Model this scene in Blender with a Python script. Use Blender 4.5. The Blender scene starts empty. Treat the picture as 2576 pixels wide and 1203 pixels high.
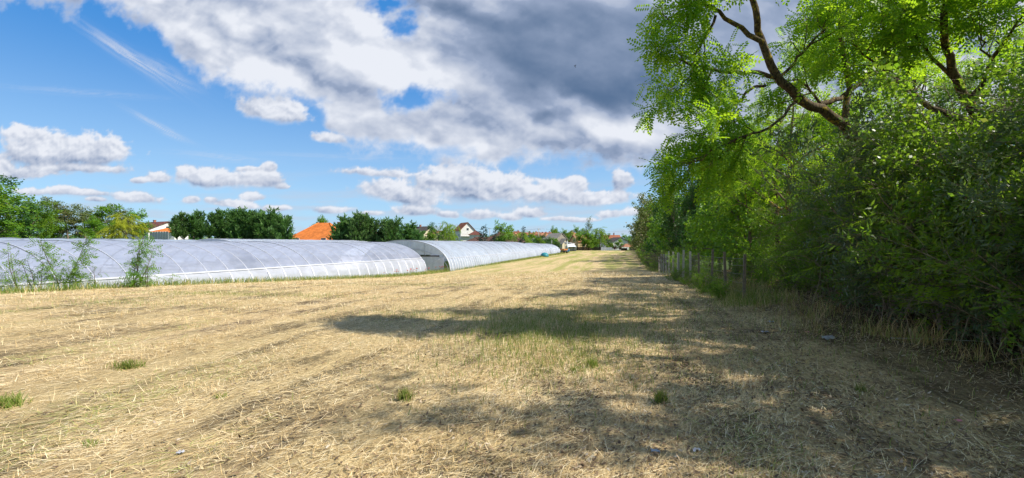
import bpy, math, random
import numpy as np
from mathutils import Vector, Matrix, Euler

scene = bpy.context.scene
# ------------------------------------------------------------ camera
EYE = 1.7
F = 1144.0            # focal length in pixels of a 2576 px wide picture
CX, HY = 1288.0, 613.0
cam_d = bpy.data.cameras.new("camera")
cam = bpy.data.objects.new("camera", cam_d)
scene.collection.objects.link(cam)
cam.location = (0, 0, EYE)
cam.rotation_euler = (math.radians(90), 0, 0)
cam_d.sensor_width = 36.0
cam_d.lens = 36.0 * F / 2576.0
cam_d.shift_y = (HY - 601.5) / 2576.0
cam_d.clip_start = 0.05
cam_d.clip_end = 12000
scene.camera = cam

# ------------------------------------------------------------ view
scene.view_settings.view_transform = 'Standard'
scene.view_settings.look = 'None'
scene.view_settings.exposure = 0.50
scene.view_settings.gamma = 1.0
scene.render.engine = 'CYCLES'
scene.cycles.max_bounces = 7
scene.cycles.diffuse_bounces = 3
scene.cycles.transmission_bounces = 5
scene.cycles.transparent_max_bounces = 16
scene.cycles.use_adaptive_sampling = True
scene.cycles.adaptive_threshold = 0.02

# ------------------------------------------------------------ sun
SUN_EL = math.radians(45)
SUN_AZ = math.radians(100)      # clockwise from the view direction (+Y)
sv = Vector((math.cos(SUN_EL) * math.sin(SUN_AZ), math.cos(SUN_EL) * math.cos(SUN_AZ), math.sin(SUN_EL)))
sun_d = bpy.data.lights.new("sun", 'SUN')
sun_d.energy = 5.0
sun_d.angle = math.radians(0.53)
sun_d.color = (1.0, 0.94, 0.84)
sun = bpy.data.objects.new("sun", sun_d)
scene.collection.objects.link(sun)
sun.rotation_euler = sv.to_track_quat('Z', 'Y').to_euler()

# ------------------------------------------------------------ node helper
class NT:
    def __init__(self, tree):
        self.t = tree; self.n = tree.nodes; self.l = tree.links
    def put(self, sock, v):
        if v is None: return
        if isinstance(v, bpy.types.NodeSocket): self.l.new(v, sock)
        else:
            try: sock.default_value = v
            except Exception: sock.default_value = tuple(v) + (1.0,)
    def m(self, op, a, b=None, c=None, clamp=False):
        nd = self.n.new('ShaderNodeMath'); nd.operation = op; nd.use_clamp = clamp
        self.put(nd.inputs[0], a); self.put(nd.inputs[1], b); self.put(nd.inputs[2], c)
        return nd.outputs[0]
    def v(self, op, a, b=None, scale=None):
        nd = self.n.new('ShaderNodeVectorMath'); nd.operation = op
        self.put(nd.inputs[0], a); self.put(nd.inputs[1], b)
        if scale is not None: self.put(nd.inputs['Scale'], scale)
        return nd.outputs['Value'] if op in ('DOT_PRODUCT', 'LENGTH') else nd.outputs[0]
    def noise(self, vec, scale, detail=4, rough=0.5, dist=0.0, lac=2.0, color=False, dim='3D'):
        nd = self.n.new('ShaderNodeTexNoise'); nd.noise_dimensions = dim
        self.put(nd.inputs['Vector'], vec); self.put(nd.inputs['Scale'], scale)
        nd.inputs['Detail'].default_value = detail; nd.inputs['Roughness'].default_value = rough
        nd.inputs['Distortion'].default_value = dist; nd.inputs['Lacunarity'].default_value = lac
        return nd.outputs['Color'] if color else nd.outputs['Fac']
    def voronoi(self, vec, scale, feature='F1'):
        nd = self.n.new('ShaderNodeTexVoronoi'); nd.feature = feature
        self.put(nd.inputs['Vector'], vec); nd.inputs['Scale'].default_value = scale
        return nd
    def ramp(self, x, a, b, lo=0.0, hi=1.0, smooth=True):
        nd = self.n.new('ShaderNodeMapRange'); nd.interpolation_type = 'SMOOTHSTEP' if smooth else 'LINEAR'
        self.put(nd.inputs[0], x); self.put(nd.inputs[1], a); self.put(nd.inputs[2], b)
        self.put(nd.inputs[3], lo); self.put(nd.inputs[4], hi)
        return nd.outputs[0]
    def mix(self, f, a, b, mode='MIX'):
        nd = self.n.new('ShaderNodeMix'); nd.data_type = 'RGBA'; nd.blend_type = mode; nd.clamp_factor = True
        self.put(nd.inputs[0], f)
        for s, v in ((nd.inputs[6], a), (nd.inputs[7], b)):
            if isinstance(v, bpy.types.NodeSocket): self.l.new(v, s)
            else: s.default_value = tuple(v)[:3] + (1.0,)
        return nd.outputs[2]
    def sep(self, v):
        nd = self.n.new('ShaderNodeSeparateXYZ'); self.put(nd.inputs[0], v); return nd.outputs
    def comb(self, x, y, z=0.0):
        nd = self.n.new('ShaderNodeCombineXYZ')
        for s, v in zip(nd.inputs, (x, y, z)): self.put(s, v)
        return nd.outputs[0]


# ------------------------------------------------------------ world: Nishita sky, gently graded
world = bpy.data.worlds.new("World"); scene.world = world; world.use_nodes = True
W = NT(world.node_tree); W.n.clear()
out = W.n.new('ShaderNodeOutputWorld'); bg = W.n.new('ShaderNodeBackground')
SKY_K = 0.12
bg.inputs['Strength'].default_value = SKY_K
W.l.new(bg.outputs[0], out.inputs[0])
sky = W.n.new('ShaderNodeTexSky'); sky.sky_type = 'NISHITA'; sky.sun_disc = False
sky.sun_elevation = SUN_EL; sky.sun_rotation = SUN_AZ
sky.air_density = 1.0; sky.dust_density = 0.6; sky.ozone_density = 1.5
tc = W.n.new('ShaderNodeTexCoord')
dz_ = W.sep(tc.outputs['Generated'])[2]
tint = W.mix(1.0, sky.outputs[0], (0.62, 0.93, 1.16), 'MULTIPLY')
lowc = W.mix(W.ramp(dz_, -0.02, 0.40), (0.33 / SKY_K, 0.50 / SKY_K, 0.67 / SKY_K), (0.028 / SKY_K, 0.185 / SKY_K, 0.50 / SKY_K))
wcol = W.mix(0.8, tint, lowc)
# unseen broken cloud, added outside the cloud layer to make ambient light less blue
dx_w, dy_w, dz_w = W.sep(tc.outputs['Generated'])
outm = W.m('MAXIMUM', W.ramp(dy_w, 0.42, 0.22), W.ramp(dz_w, 0.62, 0.72))
cn = W.noise(W.v('MULTIPLY', tc.outputs['Generated'], (1, 1, 2.2)), 2.2, 3, 0.55)
cm_ = W.m('MULTIPLY', outm, W.ramp(cn, 0.36, 0.60))
W.l.new(W.mix(cm_, wcol, (0.25 / SKY_K, 0.28 / SKY_K, 0.33 / SKY_K)), bg.inputs['Color'])

# ------------------------------------------------------------ numpy noise
def _hash2(ix, iy, seed):
    h = (ix.astype(np.int64) * 374761393 + iy.astype(np.int64) * 668265263 + seed * 1442695041) & 0xFFFFFFFF
    h = ((h ^ (h >> 13)) * 1274126177) & 0xFFFFFFFF
    return (h ^ (h >> 16)) & 0xFFFFFFFF
def gnoise(x, y, seed=0):
    ix = np.floor(x); iy = np.floor(y); fx = x - ix; fy = y - iy
    u = fx * fx * fx * (fx * (fx * 6 - 15) + 10); v = fy * fy * fy * (fy * (fy * 6 - 15) + 10)
    def g(ox, oy):
        a = _hash2(ix + ox, iy + oy, seed).astype(np.float64) * (2 * math.pi / 4294967296.0)
        return np.cos(a) * (fx - ox) + np.sin(a) * (fy - oy)
    a = g(0, 0) * (1 - u) + g(1, 0) * u; b = g(0, 1) * (1 - u) + g(1, 1) * u
    return (a * (1 - v) + b * v) * 1.5
def fbm(x, y, oct=4, rough=0.5, seed=0):
    s = 0; a = 1; t = 0
    for k in range(oct):
        s = s + a * gnoise(x * 2 ** k + 17.3 * k, y * 2 ** k - 9.1 * k, seed + k); t += a; a *= rough
    return s / t
def billow(x, y, oct=4, rough=0.5, seed=0):
    s = 0; a = 1; t = 0
    for k in range(oct):
        s = s + a * np.sqrt(gnoise(x * 2 ** k + 17.3 * k, y * 2 ** k - 9.1 * k, seed + k) ** 2 + 0.006); t += a; a *= rough
    return s / t
def sstep(x, a, b):
    t = np.clip((x - a) / (b - a), 0, 1); return t * t * (3 - 2 * t)
# ------------------------------------------------------------ clouds as fields over direction space (x/y, z/y)
def cloud_fields(X, Y):
    """X, Y arrays of x/y and z/y of a direction; returns opacity and brightness of cloud"""
    px_ = X * F + CX; py_ = HY - Y * F            # only a convenient unit for the tables below
    el = np.maximum(Y, 0.0)
    hs = np.clip(0.25 + el * 1.6, 0.25, 1.0)
    wx = fbm(X * 9, Y * 9, 6, 0.55, 1) * 46 * hs; wy = fbm(X * 9, Y * 9, 6, 0.55, 40) * 34 * hs
    qx = px_ + wx; qy = py_ + wy
    def E(cx, cy, rx, ry, a=0.0, wq=1.0):
        ax = px_ + wx * wq - cx; ay = -(py_ + wy * wq - cy)
        t = math.radians(a); c, s = math.cos(t), math.sin(t)
        return (ax * c + ay * s) / rx, (-ax * s + ay * c) / ry
    # deck
    fine0 = fbm(X * 14, Y * 16, 5, 0.6, 17) * 0.9
    ex = np.array([e[0] for e in edge], float); ey = np.array([e[1] for e in edge], float)
    d = (np.interp(qx, ex, ey) - qy) * 14.0 / F
    d = np.minimum(d, 1.3)
    soft = fbm(X * 10 + 3, Y * 12, 6, 0.58, 17)
    gap = np.zeros_like(d)
    for (cx, cy, rx, ry, a, k) in holes:
        u, v = E(cx, cy, rx * 1.15, ry * 1.2, a, 0.9); rr_ = np.hypot(u, v) + soft * 1.6 + fbm(X * 30, Y * 34, 4, .6, 71) * .8
        gap = np.maximum(gap, k * sstep(-rr_, -1.9, -0.35))
    fine = fbm(X * 22, Y * 24, 6, 0.6, 7)
    d = d + fine * 0.55 + soft * 0.25
    a_big = sstep(d, -0.26, 0.46) * (1 - np.clip(gap, 0, 1)) ; thick = sstep(d, 0.05, 1.2)
    def bil(dx=0, dy=0, sc=7.0, sd=90, o=5):
        xx = X + wx / F * 0.7 + dx; yy = (Y - wy / F * 0.7 + dy) * 1.35
        return billow(xx * sc, yy * sc, o, 0.5, sd)
    b0 = bil(); b1 = bil(0.022, 0.03)
    c0 = bil(0, 0, 17, 130, 4); c1 = bil(0.008, 0.012, 17, 130, 4)
    e0 = bil(0, 0, 4.2, 170, 6); e1 = bil(0.035, 0.055, 4.2, 170, 6)
    f0 = fbm(X * 6 + wx * .004, Y * 9 + wy * .004, 6, .5, 60); f1 = fbm((X + .03) * 6 + wx * .004, (Y + .045) * 9 + wy * .004, 6, .5, 60)
    rot = lambda x, y: (x * .94 - y * .34, x * .34 + y * .94)
    gx, gy = rot(X + wx * .0006, Y + wy * .0006); lay = fbm(gx * 3.2, gy * 9.5, 5, .5, 66)
    lay1 = fbm((gx + .01) * 3.2, (gy + .03) * 9.5, 5, .5, 66)
    L = 0.755 + (b0 - b1) * 0.34 + (c0 - c1) * 0.20 + (e0 - e1) * 0.6 - (e0 - 0.22) * 0.25 + (f0 - f1) * 0.5 + (lay - lay1) * 0.55 + lay * 0.10
    calm = np.zeros_like(L)
    acc = np.zeros_like(L)
    for (cx, cy, rx, ry, a, k) in lights:
        u, v = E(cx, cy, rx * 1.2, ry * 1.2, a); acc += k * (1.35 if k < 0 else 1.0) * np.exp(-(u * u + v * v))
    for (cx, cy, rx, ry, a) in [(1450, 120, 330, 170, 0), (80, 10, 250, 50, -6), (1900, 120, 350, 250, 0)]:
        u, v = E(cx, cy, rx, ry, a); calm = np.maximum(calm, np.exp(-(u * u + v * v) ** 2))
    L = 0.70 + (L - 0.70) * (1 - 0.62 * calm) + acc
    L = L + (1 - thick) * 0.12
    L = 0.13 * np.logaddexp(0, L / 0.13)
    # cumulus
    fld = np.full_like(X, -9.0); sh = np.zeros_like(X); sw = np.full_like(X, 1e-3)
    for (cx, cy, rx, ry, a, k) in clouds:
        u, v = E(cx, cy - ry * .12, rx * 1.14, ry * 1.32, a, 0.7)
        vv = np.where(v < 0, v * 1.35, v)
        w = (1.06 - np.hypot(u, vv)) * k
        fld = np.logaddexp(fld * 9, w * 9) / 9
        ww = np.maximum(w + 0.35, 0) ** 3; sh += ww * (v + 0.12 * u); sw += ww
    puff = 0.5 - billow(X * 30, Y * 36, 5, 0.55, 200) * 1.9
    puff1 = 0.5 - billow((X + .005) * 30, (Y + .007) * 36, 5, 0.55, 200) * 1.9
    ds = fld + puff * 0.34 * sstep(sh / sw, -0.9, 0.1) + 0.02 + fine * 0.30
    a_sm = sstep(ds, -0.02, 0.30 + 0.30 * sstep(-sh / sw, -0.1, 0.7))
    Ls = 0.82 + np.clip(sh / sw + fbm(X * 16, Y * 20, 4, .5, 500) * .9, -1, 0.9) * 0.42 + (puff - puff1) * 0.26 + puff * 0.06 + (c0 - c1) * 0.3
    # cirrus
    ci = np.zeros_like(X)
    for (cx, cy, rx, ry, a, k) in cirrus:
        u, v = E(cx, cy, rx, ry, a, 0.2)
        st = sstep(fbm(u * 1.4, v * 3.2, 5, 0.55, 300), -0.35, 0.35)
        ci = np.maximum(ci, k * (0.15 + 0.85 * st) * np.exp(-2.2 * (u * u + v * v)))
    ve = sstep(fbm(X * 5, Y * 34, 6, .55, 400), -0.12, 0.38) * sstep(-Y, -0.20, -0.03) * 0.62
    rest = 1 - (1 - ve) * (1 - ci)
    # compose
    Lc = np.where(ci > ve, 0.88, 0.72)
    al = rest
    Lc = Lc * (1 - a_sm) + np.clip(Ls, 0.2, 1.05) * a_sm; al = al * (1 - a_sm) + a_sm
    Lc = Lc * (1 - a_big) + np.clip(L, 0.0, 1.05) * a_big; al = al * (1 - a_big) + a_big
    return al, Lc
edge = [(-900, -60), (-400, -30), (0, 4), (70, -2), (150, 28), (200, 36), (230, 12), (300, 22), (320, 58), (400, 74), (432, 104), (470, 165), (540, 203), (590, 230), (650, 243), (760, 256),
        (795, 275), (830, 345), (880, 364), (950, 380), (1050, 372), (1110, 405), (1230, 430), (1285, 402), (1400, 402), (1500, 412), (1545, 432), (1620, 420), (1700, 402), (2600, 330), (3300, 300)]
holes = [(955, 6, 58, 14, -14, 1.0), (1020, 55, 20, 26, -20, .95), (1034, 250, 58, 15, 4, 1.0), (800, 288, 26, 13, 0, .8), (745, 262, 50, 8, 5, .6), (1130, 385, 40, 10, 0, .5)]
lights = [(760, 150, 330, 150, -15, .05), (470, 95, 120, 40, -20, .12), (640, 190, 160, 60, -20, .10), (960, 150, 100, 90, -30, .20), (1110, 215, 110, 50, -18, .18), (880, 70, 110, 60, 0, .10), (1180, 345, 200, 40, -8, .10),
        (1330, 272, 60, 20, 0, .24), (1430, 262, 60, 18, -25, .34), (1640, 322, 120, 36, 15, .30), (560, 150, 80, 30, -35, .1), (1560, 425, 60, 8, 0, .12), (1060, 395, 60, 14, 0, .1),
        (120, 16, 230, 40, -8, -.20), (700, 24, 210, 30, -8, -.14), (860, 262, 150, 34, -10, -.05), (640, 120, 120, 30, -20, -.08), (820, 190, 90, 26, -25, -.03),
        (1260, 30, 170, 60, -25, -.16), (1420, 60, 260, 90, 0, -.20), (1480, 190, 230, 90, 0, -.26), (1290, 140, 100, 50, -35, -.18), (1570, 250, 130, 50, 0, -.26), (1365, 300, 44, 20, 0, -.28), (1240, 262, 100, 18, -12, -.16),
        (1120, 300, 100, 16, -5, -.18), (1450, 370, 200, 22, -8, -.20), (1530, 398, 60, 20, 0, -.20), (1900, 120, 350, 200, 0, -.16), (1210, 392, 120, 14, 0, -.08), (1040, 345, 120, 14, -8, -.10)]
clouds = [(150, 390, 160, 44, 0, 1), (75, 348, 75, 24, -8, 1), (262, 388, 48, 34, 0, 1), (190, 428, 140, 12, 0, .7), (3, 428, 34, 24, 0, 1), (60, 440, 120, 16, 0, .7),
          (400, 449, 32, 18, 0, 1), (352, 455, 30, 8, 0, .9), (540, 455, 96, 26, 0, 1), (470, 440, 34, 20, 0, 1), (650, 458, 56, 24, 0, 1), (672, 424, 20, 12, 0, .9), (712, 472, 20, 8, 0, .9), (622, 428, 32, 8, 0, .8),
          (75, 484, 44, 10, 0, .9), (190, 486, 76, 10, -4, .9), (150, 482, 36, 11, 0, .9), (335, 500, 66, 14, -5, .9), (480, 507, 26, 9, 0, .9), (532, 505, 20, 8, 0, .9), (590, 516, 62, 11, -5, .9),
          (635, 497, 26, 11, 0, .9), (245, 505, 24, 6, 0, .8), (690, 526, 40, 9, 0, .8), (832, 531, 60, 10, 0, .9),
          (690, 287, 86, 30, -8, 1), (825, 350, 50, 13, -6, .9),
          (1010, 494, 110, 28, -8, 1), (940, 438, 90, 11, -4, .7), (1195, 476, 172, 44, -6, 1), (1440, 470, 34, 22, 0, 1), (1380, 490, 76, 30, 0, .9), (1480, 502, 118, 20, 0, .9), (1563, 462, 27, 28, 0, 1),
          (1045, 535, 62, 13, 0, .9), (1125, 543, 28, 9, 0, .9), (1205, 543, 44, 12, 0, .9), (1285, 548, 28, 10, 0, .9), (1335, 538, 44, 13, 0, .9), (1530, 541, 34, 12, 0, .9), (1582, 538, 26, 12, 0, .9),
          (1440, 552, 80, 7, 0, .7), (930, 540, 40, 7, 0, .7)]
cirrus = [(330, 145, 175, 22, -33, .85), (410, 180, 130, 26, -26, .45), (440, 205, 90, 10, -22, .4), (400, 318, 110, 11, -27, .6), (440, 345, 50, 8, -18, .4), (200, 232, 260, 12, -4, .22), (560, 395, 160, 14, -5, .3), (850, 395, 300, 12, -2, .2)]
# ------------------------------------------------------------ scene-graph helpers
COL = scene.collection
def tag(o, label=None, cat=None, group=None, kind=None):
    if label: o['label'] = label
    if cat: o['category'] = cat
    if group: o['group'] = group
    if kind: o['kind'] = kind
    return o
def empty(name, loc=(0, 0, 0), rz=0.0, sc=None):
    o = bpy.data.objects.new(name, None); COL.objects.link(o)
    o.location = loc; o.rotation_euler = (0, 0, rz); o.empty_display_size = 0.2
    if sc is not None: o.scale = sc if hasattr(sc, '__len__') else (sc, sc, sc)
    return o
def link_mesh(name, me, mat, parent=None, loc=None):
    if mat is not None:
        for m_ in (mat if isinstance(mat, (list, tuple)) else [mat]): me.materials.append(m_)
    o = bpy.data.objects.new(name, me); COL.objects.link(o)
    if parent: o.parent = parent
    if loc is not None: o.location = loc
    return o
def np_mesh(name, V, Fc, tone=None, smooth=False, point=None):
    """V (n,3); Fc (m,k) constant k; tone: per-face float"""
    V = np.ascontiguousarray(V, dtype=np.float32); Fc = np.ascontiguousarray(Fc, dtype=np.int32)
    me = bpy.data.meshes.new(name); n = len(V); m, k = Fc.shape
    me.vertices.add(n); me.vertices.foreach_set('co', V.ravel())
    me.loops.add(m * k); me.loops.foreach_set('vertex_index', Fc.ravel())
    me.polygons.add(m); me.polygons.foreach_set('loop_start', np.arange(0, m * k, k, dtype=np.int32))
    try: me.polygons.foreach_set('loop_total', np.full(m, k, dtype=np.int32))
    except Exception: pass
    if smooth: me.polygons.foreach_set('use_smooth', np.ones(m, dtype=bool))
    me.update(calc_edges=True)
    if tone is not None:
        a = me.attributes.new('tone', 'FLOAT', 'FACE'); a.data.foreach_set('value', np.asarray(tone, dtype=np.float32))
    for key, arr in (point or {}).items():
        a = me.attributes.new(key, 'FLOAT', 'POINT'); a.data.foreach_set('value', np.asarray(arr, dtype=np.float32).ravel())
    return me
class MB:
    """collects simple solids, builds ONE mesh object"""
    def __init__(s): s.v = []; s.f = []; s.sm = []
    def add(s, V, Fs, smooth=False):
        b = len(s.v); s.v += [tuple(map(float, p)) for p in V]
        for f in Fs: s.f.append(tuple(int(i) + b for i in f)); s.sm.append(smooth)
        return s
    def box(s, c, d, rz=0.0, rx=0.0, ry=0.0):
        M_ = Matrix.Translation(c) @ Euler((rx, ry, rz)).to_matrix().to_4x4()
        V = [M_ @ Vector((x * d[0] / 2, y * d[1] / 2, z * d[2] / 2)) for x in (-1, 1) for y in (-1, 1) for z in (-1, 1)]
        return s.add(V, [(0, 1, 3, 2), (4, 6, 7, 5), (0, 4, 5, 1), (2, 3, 7, 6), (0, 2, 6, 4), (1, 5, 7, 3)])
    def tube(s, pts, r, n=6, cap=True, smooth=True):
        V, Fq = tube_np(np.array([tuple(p) for p in pts], float), np.array([r] * len(pts) if not hasattr(r, '__len__') else r, float), n)
        b = len(s.v); s.add(V, Fq, smooth)
        if cap:
            s.f.append(tuple(b + i for i in range(n))[::-1]); s.sm.append(False)
            s.f.append(tuple(b + (len(pts) - 1) * n + i for i in range(n))); s.sm.append(False)
        return s
    def prism(s, poly, y0, y1):
        """poly in (x, z), extruded in y"""
        n = len(poly); V = [(p[0], y0, p[1]) for p in poly] + [(p[0], y1, p[1]) for p in poly]
        Fs = [tuple(range(n)), tuple(range(2 * n - 1, n - 1, -1))] + [(i, i + n, (i + 1) % n + n, (i + 1) % n) for i in range(n)]
        return s.add(V, Fs)
    def build(s, name, mat, parent=None, loc=None, fix=True):
        me = bpy.data.meshes.new(name); me.from_pydata(s.v, [], s.f); me.update()
        me.polygons.foreach_set('use_smooth', np.array(s.sm, dtype=bool))
        if fix:
            import bmesh
            bm = bmesh.new(); bm.from_mesh(me); bmesh.ops.recalc_face_normals(bm, faces=bm.faces); bm.to_mesh(me); bm.free()
        return link_mesh(name, me, mat, parent, loc)
def tube_np(P_, R, n):
    T = np.gradient(P_, axis=0); T /= np.linalg.norm(T, axis=1)[:, None] + 1e-9
    ref = np.array([0, 0, 1.0]) if abs(T[:, 2]).mean() < 0.8 else np.array([1.0, 0, 0])
    A = np.cross(T, ref); A /= np.linalg.norm(A, axis=1)[:, None] + 1e-9; B = np.cross(T, A)
    th = np.arange(n) * 2 * math.pi / n
    V = P_[:, None, :] + R[:, None, None] * (np.cos(th)[None, :, None] * A[:, None, :] + np.sin(th)[None, :, None] * B[:, None, :])
    k = len(P_); i = np.arange(k - 1)[:, None] * n; j = np.arange(n)[None, :]; j2 = (j + 1) % n
    Fq = np.stack([i + j, i + j2, i + n + j2, i + n + j], -1).reshape(-1, 4)
    return V.reshape(-1, 3), Fq

# ------------------------------------------------------------ terrain
TH = math.radians(14.5); SN, CS = math.sin(TH), math.cos(TH)
def uv(x, y): return x * SN + y * CS, x * CS - y * SN
def xy(u, v): return u * SN + v * CS, u * CS - v * SN
def gz0(x, y):
    x = np.asarray(x, float); y = np.asarray(y, float)
    u, v = uv(x, y)
    s = np.clip((v + 25) / 27, 0, 1.2)
    z = -1.9 * sstep(u, 18 * s, 52 + 18 * s)
    z = z + 0.45 * sstep(u, 150, 215)
    z = z + 4.2 * sstep(-v, 53, 64) * sstep(u, 20, 50)
    z = z + 0.25 * sstep(v, 2.2, 5.0) * sstep(-u, -60, -20)
    return z
def gz(x, y):
    x = np.asarray(x, float); y = np.asarray(y, float)
    r = np.hypot(x, y); k = np.clip(1.3 - r / 60, 0, 1)
    u, v = uv(x, y)
    return gz0(x, y) + k * (0.035 * fbm(x * 1.1, y * 1.1, 4, 0.6, 5) + 0.02 * fbm(v * 2.2, u * 0.25, 3, 0.5, 8))
def at(px_, py_, Y): return ((px_ - CX) / F * Y, Y, EYE + (HY - py_) / F * Y)
def onground(px_, Y, dz=0.0):
    x = (px_ - CX) / F * Y; return (x, Y, float(gz(x, Y)) + dz)

# ------------------------------------------------------------ materials
MATS = {}
def mat_new(name):
    m_ = bpy.data.materials.new(name); m_.use_nodes = True; t = NT(m_.node_tree); t.n.clear()
    o = t.n.new('ShaderNodeOutputMaterial'); MATS[name] = m_
    return m_, t, o
def princ(t, col, rough=0.7, spec=0.3, metal=0.0):
    b = t.n.new('ShaderNodeBsdfPrincipled')
    t.put(b.inputs['Base Color'], col if isinstance(col, bpy.types.NodeSocket) else tuple(col) + (1.0,))
    t.put(b.inputs['Roughness'], rough); b.inputs['Specular IOR Level'].default_value = spec; b.inputs['Metallic'].default_value = metal
    return b
def bump(t, h, strength, dist=0.02):
    b = t.n.new('ShaderNodeBump'); b.inputs['Strength'].default_value = strength; b.inputs['Distance'].default_value = dist
    t.l.new(h, b.inputs['Height']); return b.outputs[0]
def simple(name, col, rough=0.7, var=0.18, scale=6.0, spec=0.3, metal=0.0, bumpk=0.0, dirt=None):
    m_, t, o = mat_new(name)
    g = t.n.new('ShaderNodeTexCoord').outputs['Object']
    n1 = t.noise(g, scale, 5, 0.6)
    f = t.ramp(n1, 0.3, 0.7, smooth=False)
    lo = tuple(c * (1 - var) for c in col); hi = tuple(min(1, c * (1 + var)) for c in col)
    c = t.mix(f, lo, hi)
    if dirt: c = t.mix(t.ramp(t.noise(g, scale * 0.35, 6, 0.65), 0.52, 0.72), c, dirt)
    b = princ(t, c, rough, spec, metal)
    if bumpk: t.l.new(bump(t, t.noise(g, scale * 5, 4, 0.6), bumpk), b.inputs['Normal'])
    t.l.new(b.outputs[0], o.inputs[0]); return m_
def leafmat(name, c1, c2, tr1, tr2=None, trans=0.45, rough=0.5, spec=0.35, c3=None, odd=0.06):
    m_, t, o = mat_new(name)
    a = t.n.new('ShaderNodeAttribute'); a.attribute_name = 'tone'; f = a.outputs['Fac']
    oi = t.n.new('ShaderNodeObjectInfo').outputs['Random']
    c = t.mix(f, c1, c2); tc_ = t.mix(f, tr1, tr2 or tr1)
    if c3: c = t.mix(t.ramp(f, 1 - odd - 0.02, 1 - odd), c, c3); tc_ = t.mix(t.ramp(f, 1 - odd - 0.02, 1 - odd), tc_, c3)
    hsv = t.n.new('ShaderNodeHueSaturation'); t.l.new(c, hsv.inputs['Color'])
    t.l.new(t.m('MULTIPLY_ADD', oi, 0.025, 0.4875), hsv.inputs['Hue']); t.l.new(t.m('MULTIPLY_ADD', oi, 0.35, 0.82), hsv.inputs['Value'])
    b = princ(t, hsv.outputs[0], rough, spec)
    tr = t.n.new('ShaderNodeBsdfTranslucent'); t.l.new(tc_, tr.inputs['Color'])
    mx = t.n.new('ShaderNodeMixShader'); mx.inputs[0].default_value = trans
    t.l.new(b.outputs[0], mx.inputs[1]); t.l.new(tr.outputs[0], mx.inputs[2]); t.l.new(mx.outputs[0], o.inputs[0])
    return m_
def barkmat(name, c1, c2, lichen=None, scale=9.0):
    m_, t, o = mat_new(name)
    g = t.n.new('ShaderNodeNewGeometry').outputs['Position']
    st = t.v('MULTIPLY', g, (1, 1, 0.35))
    n1 = t.noise(st, scale * 3, 6, 0.65); c = t.mix(t.ramp(n1, 0.35, 0.65), c1, c2)
    if lichen: c = t.mix(t.ramp(t.noise(g, scale * 0.9, 4, 0.6), 0.55, 0.66), c, lichen)
    b = princ(t, c, 0.9, 0.1); t.l.new(bump(t, n1, 0.7, 0.02), b.inputs['Normal']); t.l.new(b.outputs[0], o.inputs[0]); return m_

# foliage and bark
M_locust = leafmat('locust_leaf', (0.050, 0.140, 0.012), (0.115, 0.250, 0.020), (0.34, 0.62, 0.02), (0.58, 0.80, 0.03), 0.55)
M_locust_far = leafmat('locust_far_leaf', (0.070, 0.180, 0.018), (0.150, 0.285, 0.028), (0.24, 0.46, 0.02), (0.40, 0.58, 0.03), 0.42)
M_olive = leafmat('flowering_locust_leaf', (0.075, 0.125, 0.025), (0.16, 0.20, 0.05), (0.20, 0.30, 0.04), (0.34, 0.38, 0.08), 0.3, c3=(0.55, 0.48, 0.26), odd=0.16)
M_dark = leafmat('broad_dark_leaf', (0.030, 0.095, 0.018), (0.070, 0.160, 0.032), (0.06, 0.2, 0.02), (0.12, 0.28, 0.03), 0.25)
M_shrub = leafmat('shrub_leaf', (0.045, 0.110, 0.014), (0.105, 0.190, 0.030), (0.24, 0.46, 0.02), (0.42, 0.62, 0.04), 0.48, rough=0.42, spec=0.55, c3=(0.20, 0.13, 0.06), odd=0.07)
M_willowy = leafmat('grey_green_leaf', (0.065, 0.115, 0.045), (0.13, 0.18, 0.085), (0.16, 0.28, 0.06), (0.25, 0.36, 0.1), 0.3, rough=0.4, spec=0.5)
M_cyp = leafmat('cypress_leaf', (0.065, 0.165, 0.050), (0.17, 0.31, 0.075), (0.09, 0.22, 0.03), (0.16, 0.32, 0.04), 0.3, rough=0.7)
M_yellow = leafmat('yellow_willow_leaf', (0.30, 0.38, 0.02), (0.48, 0.54, 0.03), (0.4, 0.42, 0.03), (0.55, 0.5, 0.05), 0.35)
M_lime = leafmat('lime_willow_leaf', (0.16, 0.30, 0.02), (0.28, 0.42, 0.03), (0.25, 0.42, 0.03), (0.35, 0.5, 0.04), 0.35)
M_blue = leafmat('spruce_needle', (0.025, 0.07, 0.045), (0.06, 0.12, 0.08), (0.03, 0.08, 0.04), None, 0.1)
M_redleaf = leafmat('dark_red_leaf', (0.035, 0.012, 0.014), (0.10, 0.025, 0.025), (0.16, 0.02, 0.02), None, 0.2)
M_bark = barkmat('locust_bark', (0.045, 0.032, 0.022), (0.15, 0.115, 0.075), (0.36, 0.26, 0.05))
M_bark_l = barkmat('lichen_bark', (0.10, 0.075, 0.045), (0.22, 0.18, 0.12), (0.42, 0.28, 0.05))
M_bark_g = barkmat('grey_bark', (0.09, 0.075, 0.055), (0.24, 0.20, 0.15))
M_grass = leafmat('grass_blade', (0.14, 0.20, 0.035), (0.30, 0.36, 0.08), (0.2, 0.36, 0.03), (0.35, 0.45, 0.06), 0.3, c3=(0.55, 0.45, 0.2), odd=0.25)

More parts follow.
